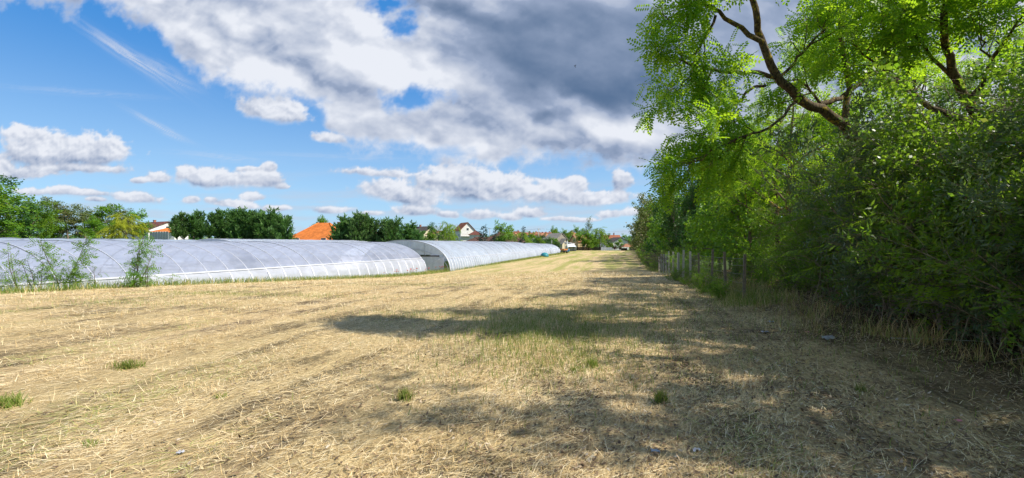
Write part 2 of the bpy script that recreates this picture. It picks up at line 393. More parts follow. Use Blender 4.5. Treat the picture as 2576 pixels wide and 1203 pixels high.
# ------------------------------------------------------------ sky: a cloud layer standing far out, computed over direction space
def build_sky():
    xs = np.arange(-1.75, 1.7501, 0.0023); ys = np.arange(0.0, 0.86, 0.0023)
    X, Y = np.meshgrid(xs, ys)
    al, L = cloud_fields(X, Y)
    fade = sstep(-np.abs(X), -1.74, -1.5) * sstep(-Y, -0.85, -0.7)
    al = al * fade
    D = np.stack([X, np.ones_like(X), Y], -1); D /= np.linalg.norm(D, axis=-1)[..., None]
    V = (D * 9000.0).reshape(-1, 3); V[:, 2] += EYE
    ny, nx = X.shape
    i = (np.arange(ny - 1)[:, None] * nx + np.arange(nx - 1)[None, :])
    Fq = np.stack([i, i + nx, i + nx + 1, i + 1], -1)
    keep = (np.maximum.reduce([al[:-1, :-1], al[1:, :-1], al[:-1, 1:], al[1:, 1:]]) > 0.004)
    Fq = Fq[keep]
    me = np_mesh('sky', V, Fq, smooth=True, point={'cover': al, 'light': L})
    m_, t, o = mat_new('cloud')
    a = t.n.new('ShaderNodeAttribute'); a.attribute_name = 'cover'
    b = t.n.new('ShaderNodeAttribute'); b.attribute_name = 'light'; L_ = b.outputs['Fac']
    c = t.mix(t.ramp(L_, 0.0, 0.5, smooth=False), (0.085, 0.155, 0.285), (0.335, 0.41, 0.57))
    c = t.mix(t.ramp(L_, 0.45, 1.22, smooth=False), c, (0.95, 0.97, 1.02))
    e = t.n.new('ShaderNodeEmission'); t.l.new(c, e.inputs['Color']); e.inputs['Strength'].default_value = 0.72
    tr = t.n.new('ShaderNodeBsdfTransparent'); mx = t.n.new('ShaderNodeMixShader')
    t.l.new(a.outputs['Fac'], mx.inputs[0]); t.l.new(tr.outputs[0], mx.inputs[1]); t.l.new(e.outputs[0], mx.inputs[2])
    t.l.new(mx.outputs[0], o.inputs[0])
    try: m_.cycles.emission_sampling = 'NONE'
    except Exception: pass
    ob = link_mesh('sky', me, m_); tag(ob, kind='structure')
build_sky()

# ------------------------------------------------------------ ground: one sheet to the horizon
def build_ground():
    rr = [0.0]; r = 0.35
    while r < 9000: rr.append(r); r *= 1.024 if r < 60 else 1.06
    rr = np.array(rr[1:]); na = 420
    th = np.linspace(0, 2 * math.pi, na, endpoint=False)
    R, T = np.meshgrid(rr, th, indexing='ij'); X = R * np.cos(T); Y = R * np.sin(T)
    Z = gz(X, Y); V = np.stack([X, Y, Z], -1).reshape(-1, 3)
    k = len(rr); i = np.arange(k - 1)[:, None] * na; j = np.arange(na)[None, :]; j2 = (j + 1) % na
    Fq = np.stack([i + j, i + na + j, i + na + j2, i + j2], -1).reshape(-1, 4)
    V = np.vstack([V, [[0, 0, float(gz(0, 0))]]])
    c = len(V) - 1; j = np.arange(0, na, 1)
    Fq = np.vstack([Fq, np.stack([np.full(na, c), j, (j + 1) % na, (j + 1) % na], -1)[:0]])
    me = np_mesh('ground', V[:-1], Fq, smooth=True)
    m_, t, o = mat_new('field_ground')
    pos = t.n.new('ShaderNodeNewGeometry').outputs['Position']
    U = t.v('DOT_PRODUCT', pos, (SN, CS, 0)); Vv = t.v('DOT_PRODUCT', pos, (CS, -SN, 0))
    q = t.comb(Vv, U, 0)
    band = t.noise(t.v('MULTIPLY', q, (0.42, 0.035, 0)), 1.0, 4, 0.6, 0.4)      # long swathes
    band2 = t.noise(t.v('MULTIPLY', q, (1.6, 0.10, 0)), 1.0, 5, 0.65, 0.3)
    patch = t.noise(pos, 0.55, 6, 0.65)
    fine = t.noise(t.v('MULTIPLY', q, (1.6, 0.8, 1)), 9.0, 7, 0.75)
    fib = t.noise(t.v('MULTIPLY', q, (26.0, 7.0, 1)), 1.0, 6, 0.75, 0.8)
    straw = t.mix(t.ramp(fib, 0.32, 0.68), (0.36, 0.245, 0.12), (0.90, 0.71, 0.40))
    straw = t.mix(t.ramp(fine, 0.35, 0.75), t.mix(0.35, straw, (0.30, 0.20, 0.10)), straw)
    soil = t.mix(fine, (0.085, 0.058, 0.036), (0.20, 0.145, 0.095))
    ms = t.m('ADD', t.m('MULTIPLY', band2, 0.6), t.m('MULTIPLY', patch, 0.6))
    ms = t.m('ADD', ms, t.m('MULTIPLY', fine, 0.35))
    soilm = t.ramp(ms, 0.735, 0.90)
    near = t.ramp(U, 60.0, 20.0, 0.18, 1.0)
    c = t.mix(t.m('MULTIPLY', soilm, near), straw, soil)
    # greener swathes further out
    gm = t.ramp(t.m('ADD', band, t.m('MULTIPLY', fine, 0.22)), 0.51, 0.70)
    gm = t.m('MULTIPLY', gm, t.ramp(U, 14.0, 75.0, 0.14, 0.95))
    grn = t.mix(fib, (0.20, 0.20, 0.05), (0.42, 0.40, 0.13))
    c = t.mix(gm, c, grn)
    # grass verge by the tunnels, and the floor under the trees
    wob = t.m('MULTIPLY', t.m('SUBTRACT', patch, 0.5), 3.0)
    vv = t.m('ADD', Vv, wob)
    ver = t.ramp(vv, -21.6, -23.4)
    vg = t.mix(fib, (0.10, 0.14, 0.03), (0.34, 0.32, 0.10))
    c = t.mix(t.m('MULTIPLY', ver, 0.8), c, vg)
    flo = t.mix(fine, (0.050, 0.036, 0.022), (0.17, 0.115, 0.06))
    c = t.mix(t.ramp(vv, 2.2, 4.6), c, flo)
    out_ = t.m('MAXIMUM', t.ramp(vv, -25.5, -27.0), t.ramp(vv, 9.0, 11.0))
    out_ = t.m('MAXIMUM', out_, t.ramp(U, 208.0, 214.0))
    gg = t.mix(fine, (0.04, 0.075, 0.018), (0.12, 0.16, 0.045))
    c = t.mix(out_, c, gg)
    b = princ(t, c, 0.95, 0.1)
    hb = t.m('ADD', t.m('MULTIPLY', fib, 0.6), fine)
    t.l.new(bump(t, hb, 0.9, 0.05), b.inputs['Normal']); t.l.new(b.outputs[0], o.inputs[0])
    tag(link_mesh('ground', me, m_), kind='structure')
build_ground()

# ------------------------------------------------------------ straw, stubble, litter
def strips(P_, az, tilt, ln, wd, bend, seed, up=False):
    """N two-quad ribbons; P_ (N,3) roots"""
    n = len(P_); rng = np.random.default_rng(seed)
    d = np.stack([np.cos(az) * np.cos(tilt), np.sin(az) * np.cos(tilt), np.sin(tilt)], -1)
    side = np.stack([-np.sin(az), np.cos(az), rng.uniform(-.3, .3, n)], -1)
    if up:
        a2 = rng.uniform(0, 2 * math.pi, n); side = np.stack([np.cos(a2), np.sin(a2), np.zeros(n)], -1)
    side /= np.linalg.norm(side, axis=1)[:, None]
    m = P_ + d * (ln * 0.5)[:, None]
    d2 = d + np.stack([rng.normal(0, 1, n), rng.normal(0, 1, n), rng.normal(0, .6, n) - (0.4 if up else 0.2)], -1) * bend[:, None]
    d2 /= np.linalg.norm(d2, axis=1)[:, None]
    e = m + d2 * (ln * 0.5)[:, None]; w = (wd / 2)[:, None] * side
    V = np.stack([P_ - w, P_ + w, m - w, m + w, e - w * 0.35, e + w * 0.35], 1).reshape(-1, 3)
    b = np.arange(n)[:, None] * 6
    Fq = np.concatenate([b + np.array([[0, 1, 3, 2]]), b + np.array([[2, 3, 5, 4]])], 1).reshape(-1, 4)
    return V, Fq
def strawmat():
    m_, t, o = mat_new('straw')
    a = t.n.new('ShaderNodeAttribute'); a.attribute_name = 'tone'; f = a.outputs['Fac']
    c = t.mix(t.ramp(f, 0.0, 0.45, smooth=False), (0.26, 0.165, 0.075), (0.70, 0.50, 0.22))
    c = t.mix(t.ramp(f, 0.45, 0.85, smooth=False), c, (0.94, 0.80, 0.52))
    c = t.mix(t.ramp(f, 0.955, 0.965), c, (0.34, 0.38, 0.09))
    b = princ(t, c, 0.6, 0.3); t.l.new(b.outputs[0], o.inputs[0]); return m_
M_straw = strawmat()
def scatter(n, r0, r1, p, seed, half=0.98):
    rng = np.random.default_rng(seed)
    k = rng.random(n); e = 2 - p
    r = (r0 ** e + k * (r1 ** e - r0 ** e)) ** (1 / e)
    th = rng.uniform(-half, half, n)
    return rng, r * np.sin(th), r * np.cos(th), r
def build_straw():
    rng, x, y, r = scatter(820000, 1.6, 60, 1.45, 11)
    u, v = uv(x, y)
    dens = 0.62 + 0.9 * 1.25 * fbm(v * 1.3, u * 0.10, 4, .6, 21) + 0.9 * fbm(x * 0.9, y * 0.9, 4, .6, 22)
    dens = np.where((u < 4.5) & (v > -4), dens - 0.15, dens)
    keep = (rng.random(len(x)) < np.clip(dens, 0.10, 1)) & (v > -22.5 + rng.normal(0, .6, len(x))) & (v < 4.4 + rng.normal(0, .8, len(x))) & (rng.random(len(x)) < np.clip(1.0 - (v + 0.5) / 11, 0.6, 1))
    x, y, r, u, v = x[keep], y[keep], r[keep], u[keep], v[keep]; n = len(x)
    heap = np.clip(fbm(x * 2.1, y * 2.1, 3, .6, 31), 0, 1) * 0.05
    z = gz(x, y) + rng.random(n) * (0.012 + heap)
    row = rng.random(n) < 0.62
    az = np.where(row, math.pi / 2 - TH - 0.55 + rng.normal(0, 0.42, n), rng.uniform(0, 2 * math.pi, n)) + np.where(rng.random(n) < .5, math.pi, 0)
    tilt = rng.normal(0.05, 0.13, n); up = rng.random(n) < (v < 1.5) * np.clip(0.10 + 0.5 * fbm(x * .8, y * .8, 3, .5, 33), 0.04, .4)
    tilt = np.where(up, rng.uniform(0.5, 1.5, n), tilt)
    sc = 1 + np.clip(r - 4, 0, 60) * 0.045
    ln = np.where(up, rng.uniform(0.03, 0.10, n), rng.gamma(2.2, 0.036, n) + 0.02) * np.minimum(sc, 1.9)
    wd = rng.uniform(0.0016, 0.0037, n) * (1 + np.clip(r - 3, 0, 60) * 0.10)
    P_ = np.stack([x, y, z], -1)
    V, Fq = strips(P_, az, tilt, ln, wd, np.where(up, .07, .11), 12)
    tone = np.clip(rng.beta(2.4, 1.9, n) + 0.22 * fbm(x * .7, y * .7, 3, .5, 35), 0, 1.0)
    greenp = np.clip(fbm(v * .5, u * .12, 3, .5, 36) * 1.3 - 0.1, 0, .35)
    tone = np.where(rng.random(n) < greenp, 0.99, np.minimum(tone, 0.95))
    me = np_mesh('dry_straw', V, Fq, tone=np.repeat(tone, 2))
    tag(link_mesh('dry_straw', me, M_straw), 'dry mown straw and stubble scattered over the field', 'straw', kind='stuff')
build_straw()
def build_litter():
    rng, x, y, r = scatter(90000, 1.6, 32, 1.3, 51, 1.0)
    u, v = uv(x, y)
    k = (rng.random(len(x)) < np.clip(sstep(v, -3.5, 3.5) + 0.12 * (r < 7), 0, 1)) & (v < 9)
    x, y, r = x[k], y[k], r[k]; n = len(x)
    z = gz(x, y) + 0.006 + rng.random(n) * 0.02
    az = rng.uniform(0, 6.28, n); V, Fq = strips(np.stack([x, y, z], -1), az, rng.normal(0.1, .3, n), rng.uniform(0.02, 0.05, n) * (1 + r * .02), rng.uniform(0.010, 0.022, n) * (1 + r * .02), np.full(n, .15), 52)
    me = np_mesh('leaf_litter', V, Fq, tone=np.repeat(rng.beta(1.5, 2.2, n) * .95, 2))
    tag(link_mesh('leaf_litter', me, MATS['litter']), 'fallen brown leaves under the trees on the right', 'leaf litter', kind='stuff')
def littermat():
    m_, t, o = mat_new('litter')
    a = t.n.new('ShaderNodeAttribute'); a.attribute_name = 'tone'; f = a.outputs['Fac']
    c = t.mix(t.ramp(f, 0.0, 0.6, smooth=False), (0.07, 0.045, 0.028), (0.30, 0.20, 0.11)); c = t.mix(t.ramp(f, 0.6, 0.95, smooth=False), c, (0.62, 0.54, 0.42))
    b = princ(t, c, 0.7, 0.3); t.l.new(b.outputs[0], o.inputs[0])
littermat(); build_litter()
def blades(x, y, h, w, seed, lean=0.35, base_dz=0.0):
    rng = np.random.default_rng(seed); n = len(x)
    z = gz(x, y) + base_dz
    az = rng.uniform(0, 6.28, n); tilt = np.pi / 2 - np.abs(rng.normal(0, lean, n))
    return strips(np.stack([x, y, z], -1), az, tilt, h, w, np.full(n, .3), seed + 1, up=True)
def build_grass():
    rng = np.random.default_rng(61); X = []; Y = []; H = []; Wd = []
    # green patch in the middle of the field
    for (cx, cy, sx, sy, n, h) in [(0.4, 8.2, 0.9, 1.4, 5200, .13), (1.6, 10.0, 1.2, 1.8, 4200, .13), (-1.6, 10.5, 1.3, .5, 1200, .1), (4.2, 13, 1.5, 3, 2600, .14), (0.8, 6.2, .6, .4, 500, .1), (-8.6, 15.3, 3.2, .35, 1700, .10), (-3.5, 19.5, 3.0, .5, 1500, .1), (-11, 13, 2.5, .5, 700, .1), (3.6, 5.4, 1.6, 1.2, 420, .1), (6.2, 7.2, .9, 1.4, 700, .13)]:
        a = rng.normal(0, 1, n) * sx; b = rng.normal(0, 1, n) * sy
        X.append(cx + a * CS + b * SN * 0.6); Y.append(cy - a * SN + b * CS); H.append(rng.uniform(.4, 1.2, n) * h); Wd.append(np.full(n, .006))
    # verge along the tunnels
    n = 26000; u = rng.uniform(8, 175, n) ** 1.0; v = -23.2 - np.abs(rng.normal(0, .8, n)) + rng.random(n) * 1.0
    x, y = xy(u, v); far = 1 + np.clip(np.hypot(x, y) - 20, 0, 200) * .02
    X.append(x); Y.append(y); H.append(rng.uniform(.12, .42, n)); Wd.append(.016 * far)
    # edge of the trees
    n = 20000; u = 13 + 165 * rng.random(n) ** 1.5; v = 2.6 + np.abs(rng.normal(0, .9, n)) + np.clip(rng.normal(0, .3, n), -.5, .5)
    x, y = xy(u, v); far = 1 + np.clip(np.hypot(x, y) - 8, 0, 200) * .025
    X.append(x); Y.append(y); H.append(rng.uniform(.10, .40, n)); Wd.append(.007 * far)
    X, Y, H, Wd = map(np.concatenate, (X, Y, H, Wd))
    V, Fq = blades(X, Y, H, Wd, 62)
    me = np_mesh('grass', V, Fq, tone=np.repeat(np.random.default_rng(3).random(len(X)), 2))
    tag(link_mesh('grass', me, M_grass), 'thin green grass in patches and along the field edges', 'grass', kind='stuff')
build_grass()
def build_weeds():
    rng = np.random.default_rng(81); n = 15000
    u = rng.uniform(4.0, 20, n); v = 3.6 + rng.normal(0, .42, n) - .5 * np.sin(u * 2.1) * .4; x, y = xy(u, v)
    x = np.where(u < 9, np.maximum(x, 5.9 + rng.normal(0, .15, n)), x)
    k = rng.random(n) < sstep(fbm(x * 1.4, y * 1.4, 3, .5, 83), -.05, .45) * .75 + .04; x, y = x[k] + .15, y[k]; n = len(x)
    V, Fq = blades(x, y, rng.gamma(2.2, .085, n) + .04, rng.uniform(.004, .009, n), 82, .6)
    tone = np.clip(rng.beta(1.6, 4.5, n) * .9, 0, .9); tone = np.where(rng.random(n) < .38, .99, tone)
    tag(link_mesh('dry_weeds', np_mesh('dry_weeds', V, Fq, tone=np.repeat(tone, 2)), M_straw), 'tan and green weeds at the foot of the near hedge', 'weeds', kind='stuff')
build_weeds()

# ------------------------------------------------------------ plant construction
def vrot(v, ax, a):
    return v * math.cos(a) + np.cross(ax, v) * math.sin(a) + ax * np.dot(ax, v) * (1 - math.cos(a))
def unit(v): return v / (np.linalg.norm(v) + 1e-9)
class Skel:
    """woody skeleton: tubes and leaf anchors"""
    def __init__(s, seed): s.r = np.random.default_rng(seed); s.V = []; s.F = []; s.n = 0; s.A = []; s.D = []
    def tube(s, P_, R, sides):
        V, Fq = tube_np(np.asarray(P_, float), np.asarray(R, float), sides)
        s.V.append(V); s.F.append(Fq + s.n); s.n += len(V)
    def path(s, p, d, length, seg, wander, grav):
        p = np.array(p, float); d = unit(np.array(d, float)); P_ = [p.copy()]; st = length / seg
        for _ in range(seg):
            d = unit(d + s.r.normal(0, wander, 3) + np.array([0, 0, grav]))
            p = p + d * st; P_.append(p.copy())
        return np.array(P_)
    def branch(s, p, d, length, rad, lev, T):
        L = T['lev'][lev]; seg = L.get('seg', 4)
        P_ = s.path(p, d, length, seg, L['wander'], L['grav'])
        R = np.linspace(rad, max(rad * L.get('tip', .35), .0015), len(P_))
        s.tube(P_, R, L.get('sides', 5)); s.children(P_, R, length, lev, T)
    def children(s, P_, R, length, lev, T, start=None):
        L = T['lev'][lev]; k = len(P_) - 1
        if lev + 1 < len(T['lev']):
            C = T['lev'][lev + 1]; n = max(1, int(round(length * L['n'])))
            t0 = L.get('from', .2) if start is None else start
            for i in range(n):
                t = t0 + (1 - t0) * (i + s.r.random()) / n; t = min(t, .999); q = t * k; a = int(q); f = q - a
                pt = P_[a] * (1 - f) + P_[a + 1] * f; dr = unit(P_[a + 1] - P_[a]); rr = R[a] * (1 - f) + R[a + 1] * f
                perp = unit(np.cross(dr, s.r.normal(0, 1, 3))); ang = math.radians(C['ang']) * s.r.uniform(.7, 1.25)
                nd = vrot(dr, perp, ang)
                if 'flat' in C: nd[2] = nd[2] * C['flat'] + C.get('lift', 0)
                ln = C['len'] * s.r.uniform(.6, 1.25) * (1 - C.get('taper', .4) * t)
                s.branch(pt, nd, ln, min(rr * .65, C['rad'] * s.r.uniform(.7, 1.1)), lev + 1, T)
            if L.get('leafy'):
                s.leaves(P_, length, T)
        else: s.leaves(P_, length, T)
    def leaves(s, P_, length, T):
        k = len(P_) - 1; n = max(1, int(length / T['gap']))
        for i in range(n):
            t = min((i + s.r.random()) / n, .999); q = (T.get('lf', .1) + (1 - T.get('lf', .1)) * t) * k; a = min(int(q), k - 1); f = q - a
            dr = unit(P_[a + 1] - P_[a]); perp = unit(np.cross(dr, s.r.normal(0, 1, 3)))
            nd = vrot(dr, perp, math.radians(T.get('leaf_ang', 55)) * s.r.uniform(.5, 1.3)); nd[2] -= T.get('droop', .2)
            s.A.append(P_[a] * (1 - f) + P_[a + 1] * f); s.D.append(unit(nd))
def place(tmpl, A, D, size, seed, upbias=0.8, spin=None):
    """put a template of quads (k,4,3) at anchors; x axis along D"""
    rng = np.random.default_rng(seed); A = np.asarray(A); D = np.asarray(D); n = len(A)
    up = np.array([0, 0, 1.0]) * upbias + rng.normal(0, .45 if spin is None else spin, (n, 3))
    Yx = np.cross(up, D); Yx /= np.linalg.norm(Yx, axis=1)[:, None] + 1e-9
    Zx = np.cross(D, Yx)
    t = tmpl.reshape(-1, 3); sc = (size * rng.uniform(.7, 1.25, n))[:, None, None]
    V = A[:, None, :] + sc * (t[None, :, 0:1] * D[:, None, :] + t[None, :, 1:2] * Yx[:, None, :] + t[None, :, 2:3] * Zx[:, None, :])
    m = t.shape[0] // 4
    Fq = np.arange(n * m * 4).reshape(-1, 4)
    base = rng.beta(2, 2, n); tone = np.clip(np.repeat(base, m) + rng.normal(0, .12, n * m), 0, .92)
    return V.reshape(-1, 3), Fq, tone
def leaflet(p, d, w, ln, nrm=(0, 0, 1)):
    p = np.array(p, float); d = unit(np.array(d, float)); sd = unit(np.cross(nrm, d))
    return np.array([p, p + d * ln * .45 + sd * w / 2, p + d * ln, p + d * ln * .45 - sd * w / 2])
def T_pinnate(pairs=5, w=.125, ln=.21):
    q = []
    for i in range(pairs):
        x = .18 + .74 * i / (pairs - 1); z = -.22 * x * x
        for s_ in (-1, 1):
            q.append(leaflet((x, s_ * .012, z), (.35, s_, -.25 - .1 * (i % 2)), w, ln * (1.05 - .25 * abs(x - .5)), (0, s_ * -.25, 1)))
    q.append(leaflet((.96, 0, -.2), (1, 0, -.4), w, ln))
    return np.array(q)
def T_sprig(n=7, w=.13, ln=.5, seed=5, spread=1.0):
    r = np.random.default_rng(seed); q = []
    for i in range(n):
        x = i / n; a = r.uniform(0, 6.28)
        q.append(leaflet((x, 0, -.08 * x * x), (r.uniform(.3, .9), math.cos(a) * spread, math.sin(a) * spread * .8), w, ln * r.uniform(.7, 1.15), r.normal(0, 1, 3)))
    return np.array(q)
def T_cluster(n=12, w=.34, ln=.42, seed=6):
    r = np.random.default_rng(seed); q = []
    for i in range(n):
        p = r.normal(0, .36, 3); d = r.normal(0, 1, 3); d[2] -= .35; q.append(leaflet(p, d, w, ln * r.uniform(.6, 1.2), r.normal(0, .6, 3) + np.array([0, 0, 1])))
    return np.array(q)
def T_frond(n=9, seed=7):
    r = np.random.default_rng(seed); q = []
    for i in range(n):
        x = .05 + .85 * i / n; s_ = 1 if i % 2 else -1
        q.append(leaflet((x, 0, .06 * x), (1, s_ * .75, r.uniform(-.2, .3)), .13, .42 * (1.1 - x), (0, 0, 1)))
    q.append(leaflet((.1, 0, 0), (1, 0, .1), .12, 1.0)); q.append(leaflet((.1, 0, 0), (1, .05, .1), .12, 1.0, (0, 1, 0)))
    return np.array(q)
def T_strand(n=9, seed=8):
    r = np.random.default_rng(seed); q = []
    for i in range(n):
        x = i / n; q.append(leaflet((x, 0, 0), (.8, r.uniform(-.6, .6), r.uniform(-.6, .6)), .05, .26, r.normal(0, 1, 3)))
    return np.array(q)
PIN, PIN7 = T_pinnate(5), T_pinnate(6)
SPR, NAR = T_sprig(7, .19, .5), T_sprig(7, .13, .5, 9)
CLU, CLU2, FRO, STR = T_cluster(), T_cluster(9, .45, .55, 16), T_frond(), T_strand()

class Plant:
    """mesh pair (wood, crown) that can be put down many times"""
    def __init__(s, wood_name, crown_name, sk, tmpl, size, mleaf, mbark, seed, upbias=.8, spin=None, extra=None):
        s.wn, s.cn = wood_name, crown_name
        s.wood = np_mesh(wood_name, np.vstack(sk.V), np.vstack(sk.F), smooth=True); s.wood.materials.append(mbark)
        V, Fq, tone = place(tmpl, sk.A, sk.D, size, seed, upbias, spin)
        s.crown = np_mesh(crown_name, V, Fq, tone=tone); s.crown.materials.append(mleaf); s.nf = len(Fq)
        s.leaf = mleaf
    def put(s, name, loc, rz, sc, label, cat, group=None, dz=-0.05):
        o = empty(name, (loc[0], loc[1], float(gz(loc[0], loc[1])) + dz), rz, sc)
        for nm, me in ((s.wn, s.wood), (s.cn, s.crown)):
            c = bpy.data.objects.new(nm, me); COL.objects.link(c); c.parent = o
        return tag(o, label, cat, group)
def generic_tree(seed, H, r0, T, tmpl, size, leaf, bark, bare=.18, lean=(0, 0), names=('trunk', 'crown'), upbias=.8, stems=1, spin=None):
    sk = Skel(seed)
    for k in range(stems):
        d = np.array([lean[0] + sk.r.normal(0, .12 if stems > 1 else .03), lean[1] + sk.r.normal(0, .12 if stems > 1 else .03), 1.0])
        P_ = sk.path((sk.r.normal(0, .15) if stems > 1 else 0, sk.r.normal(0, .15) if stems > 1 else 0, -.1), d, H * sk.r.uniform(.85, 1.0), 9, .05, .02)
        R = np.linspace(r0, r0 * .12, len(P_)); sk.tube(P_, R, 7); sk.children(P_, R, H, 0, T, bare)
    return Plant(names[0], names[1], sk, tmpl, size, leaf, bark, seed + 5, upbias, spin)

# templates of growth; lev[0] is the trunk
G_LOC = dict(gap=.085, leaf_ang=60, droop=.15, lev=[dict(n=2.6, wander=.05, grav=0), dict(n=2.6, ang=58, len=2.9, rad=.055, wander=.13, grav=.03, taper=.45, seg=5, sides=5), dict(n=3.2, ang=48, len=1.2, rad=.016, wander=.16, grav=-.02, seg=3, sides=4, leafy=True), dict(n=0, ang=45, len=.5, rad=.006, wander=.2, grav=-.06, seg=2, sides=3)])
G_MID = dict(gap=.26, leaf_ang=60, droop=.1, lev=[dict(n=2.8, wander=.05, grav=0), dict(n=2.2, ang=55, len=2.6, rad=.06, wander=.12, grav=.04, taper=.5, seg=4, sides=4), dict(n=2.4, ang=50, len=1.3, rad=.018, wander=.16, grav=0, seg=3, sides=3, leafy=True), dict(n=0, ang=50, len=.6, rad=.007, wander=.2, grav=-.04, seg=2, sides=3)])
G_SHR = dict(gap=.10, leaf_ang=50, droop=.1, lev=[dict(n=5.0, wander=.09, grav=-.01, leafy=True), dict(n=5.0, ang=48, len=1.0, rad=.008, wander=.14, grav=-.03, taper=.3, seg=4, sides=3, leafy=True), dict(n=0, ang=45, len=.42, rad=.0035, wander=.16, grav=-.04, seg=3, sides=3)])

M_twigbark = barkmat('twig_bark', (0.16, 0.12, 0.08), (0.40, 0.33, 0.24))
M_twig = simple('pale_twig', (.36, .29, .20), .8)
def shrub(seed, H, nstem, spread, tmpl, size, leaf, bark, T=G_SHR, names=('stems', 'foliage')):
    sk = Skel(seed)
    for k in range(nstem):
        a = sk.r.uniform(0, 6.28); out = sk.r.random() ** .7 * spread
        d = np.array([math.cos(a) * out, math.sin(a) * out, 1.0]); h = H * sk.r.uniform(.55, 1.05)
        P_ = sk.path((math.cos(a) * out * .5, math.sin(a) * out * .5, -.1), d, h, 8, .10, -.035 * out)
        R = np.linspace(.022, .004, len(P_)) * sk.r.uniform(.6, 1.3); sk.tube(P_, R, 5); sk.children(P_, R, h, 0, T, .04)
    dead = sk
    if T is G_SHR:
        keep = [i_ for i_, a_ in enumerate(sk.A) if sk.r.random() < min(1.0, .30 + max(0.0, a_[2] - .5) * .34)]
        sk.A = [sk.A[i_] for i_ in keep]; sk.D = [sk.D[i_] for i_ in keep]
    for k in range(70):
        a = dead.r.uniform(0, 6.28); rr = dead.r.uniform(.3, 1.0); h = dead.r.uniform(.2, H * .8)
        P_ = dead.path((math.cos(a) * rr, math.sin(a) * rr, h), (math.cos(a), math.sin(a), dead.r.uniform(-.3, 1.2)), dead.r.uniform(.6, 1.6), 6, .13, -.07); dead.tube(P_, np.linspace(.007, .0018, 7), 4)
        for j in range(2, 6):
            c = dead.path(P_[j], P_[j] - P_[j - 1] + dead.r.normal(0, .12, 3), .35, 3, .15, -.03); dead.tube(c, np.linspace(.0035, .0012, 4), 3)
    pl = Plant(names[0], names[1], sk, tmpl, size, leaf, bark, seed + 7, .5)
    return pl

# ------------------------------------------------------------ the big locust that overhangs the field, limbs laid out by hand
def W3(px_, py_, Y): return np.array(at(px_, py_, Y))
def limbs_one():
    base = np.array([8.6, 10.6, float(gz(8.6, 10.6)) - .1])
    return base, [
        ([base, base + [-.1, 0, 1.3], W3(2215, 430, 10.3), W3(2120, 310, 9.8), W3(2010, 250, 9.4), W3(1950, 190, 9.2), W3(1915, 100, 9.0), W3(1892, 0, 8.8), W3(1880, -90, 8.7), W3(1860, -150, 8.6)], .14, .032, .86),
        ([W3(1918, 105, 9.0), W3(1850, 62, 8.9), W3(1762, 0, 8.6), W3(1700, -35, 8.5)], .055, .015, .45),
        ([W3(1800, 40, 8.75), W3(1768, 105, 8.7), W3(1738, 140, 8.7), W3(1690, 170, 8.6)], .028, .008, .1),
        ([W3(1955, 195, 9.2), W3(1890, 182, 9.1), W3(1812, 180, 9.0), W3(1745, 168, 8.9), W3(1700, 145, 8.8), W3(1672, 150, 8.7)], .045, .010, .15),
        ([W3(1925, 215, 9.2), W3(1900, 215, 9.1), W3(1855, 258, 9.0), W3(1806, 290, 9.0), W3(1795, 345, 8.9), W3(1770, 400, 8.9)], .032, .008, .3),
        ([W3(1960, 195, 9.2), W3(2020, 130, 9.4), W3(2080, 70, 9.5), W3(2145, 25, 9.7), W3(2200, -40, 9.8)], .032, .012, .2),
        ([W3(2060, 265, 9.6), W3(2110, 250, 9.8), W3(2180, 205, 10.2), W3(2240, 120, 10.6), W3(2280, 0, 10.8)], .06, .02, .4),
        ([W3(2085, 290, 9.7), W3(2050, 235, 9.5), W3(2005, 200, 9.5)], .035, .018, .5),
        ([W3(2120, 310, 9.8), W3(2140, 200, 9.9), W3(2110, 100, 9.9), W3(2125, 0, 9.9), W3(2120, -140, 9.9), W3(2090, -260, 9.9)], .07, .02, .2),
        ([W3(2010, 250, 9.4), W3(1930, 330, 8.8), W3(1860, 350, 8.5), W3(1790, 380, 8.3), W3(1730, 420, 8.2)], .03, .008, .35),
        ([W3(1892, 0, 8.8), W3(1820, -50, 8.5), W3(1770, -80, 8.3)], .03, .008, .1),
        ([W3(1892, 0, 8.8), W3(1980, -120, 8.0), W3(2060, -220, 7.4)], .03, .008, .1),
        ([W3(1745, 168, 8.9), W3(1720, 215, 8.8), W3(1690, 245, 8.7), W3(1655, 262, 8.6)], .014, .004, .1),
        ([W3(1690, 60, 8.5), W3(1665, 25, 8.4), W3(1645, 12, 8.3)], .012, .004, .1),
    ]
def limbs_two():
    base = np.array([9.3, 8.3, float(gz(9.3, 8.3)) - .1])
    return base, [
        ([base, base + [.0, .1, 1.6], W3(2480, 330, 8.6), W3(2400, 200, 8.4), W3(2370, 90, 8.2), W3(2385, -20, 8.0), W3(2420, -120, 7.9)], .11, .03, .6),
        ([W3(2480, 330, 8.6), W3(2330, 270, 8.7), W3(2255, 200, 8.6), W3(2220, 120, 8.5), W3(2215, 20, 8.4), W3(2240, -60, 8.3)], .055, .015, .35),
        ([W3(2400, 200, 8.4), W3(2330, 130, 8.3), W3(2280, 60, 8.2), W3(2260, -10, 8.1)], .035, .010, .25),
        ([W3(2440, 260, 8.5), W3(2500, 160, 8.0), W3(2540, 80, 7.6), W3(2600, 10, 7.3)], .045, .012, .2),
        ([W3(2370, 90, 8.2), W3(2450, 30, 7.9), W3(2530, -10, 7.6), W3(2600, -60, 7.3)], .03, .01, .15),
        ([W3(2385, -20, 8.0), W3(2320, -60, 7.7), W3(2260, -90, 7.4)], .025, .008, .15),
        ([W3(2255, 200, 8.6), W3(2190, 150, 8.3), W3(2150, 110, 8.1), W3(2110, 100, 8.0)], .022, .007, .25),
        ([W3(2500, 160, 8.0), W3(2470, 110, 7.6), W3(2480, 50, 7.3)], .02, .007, .15)]
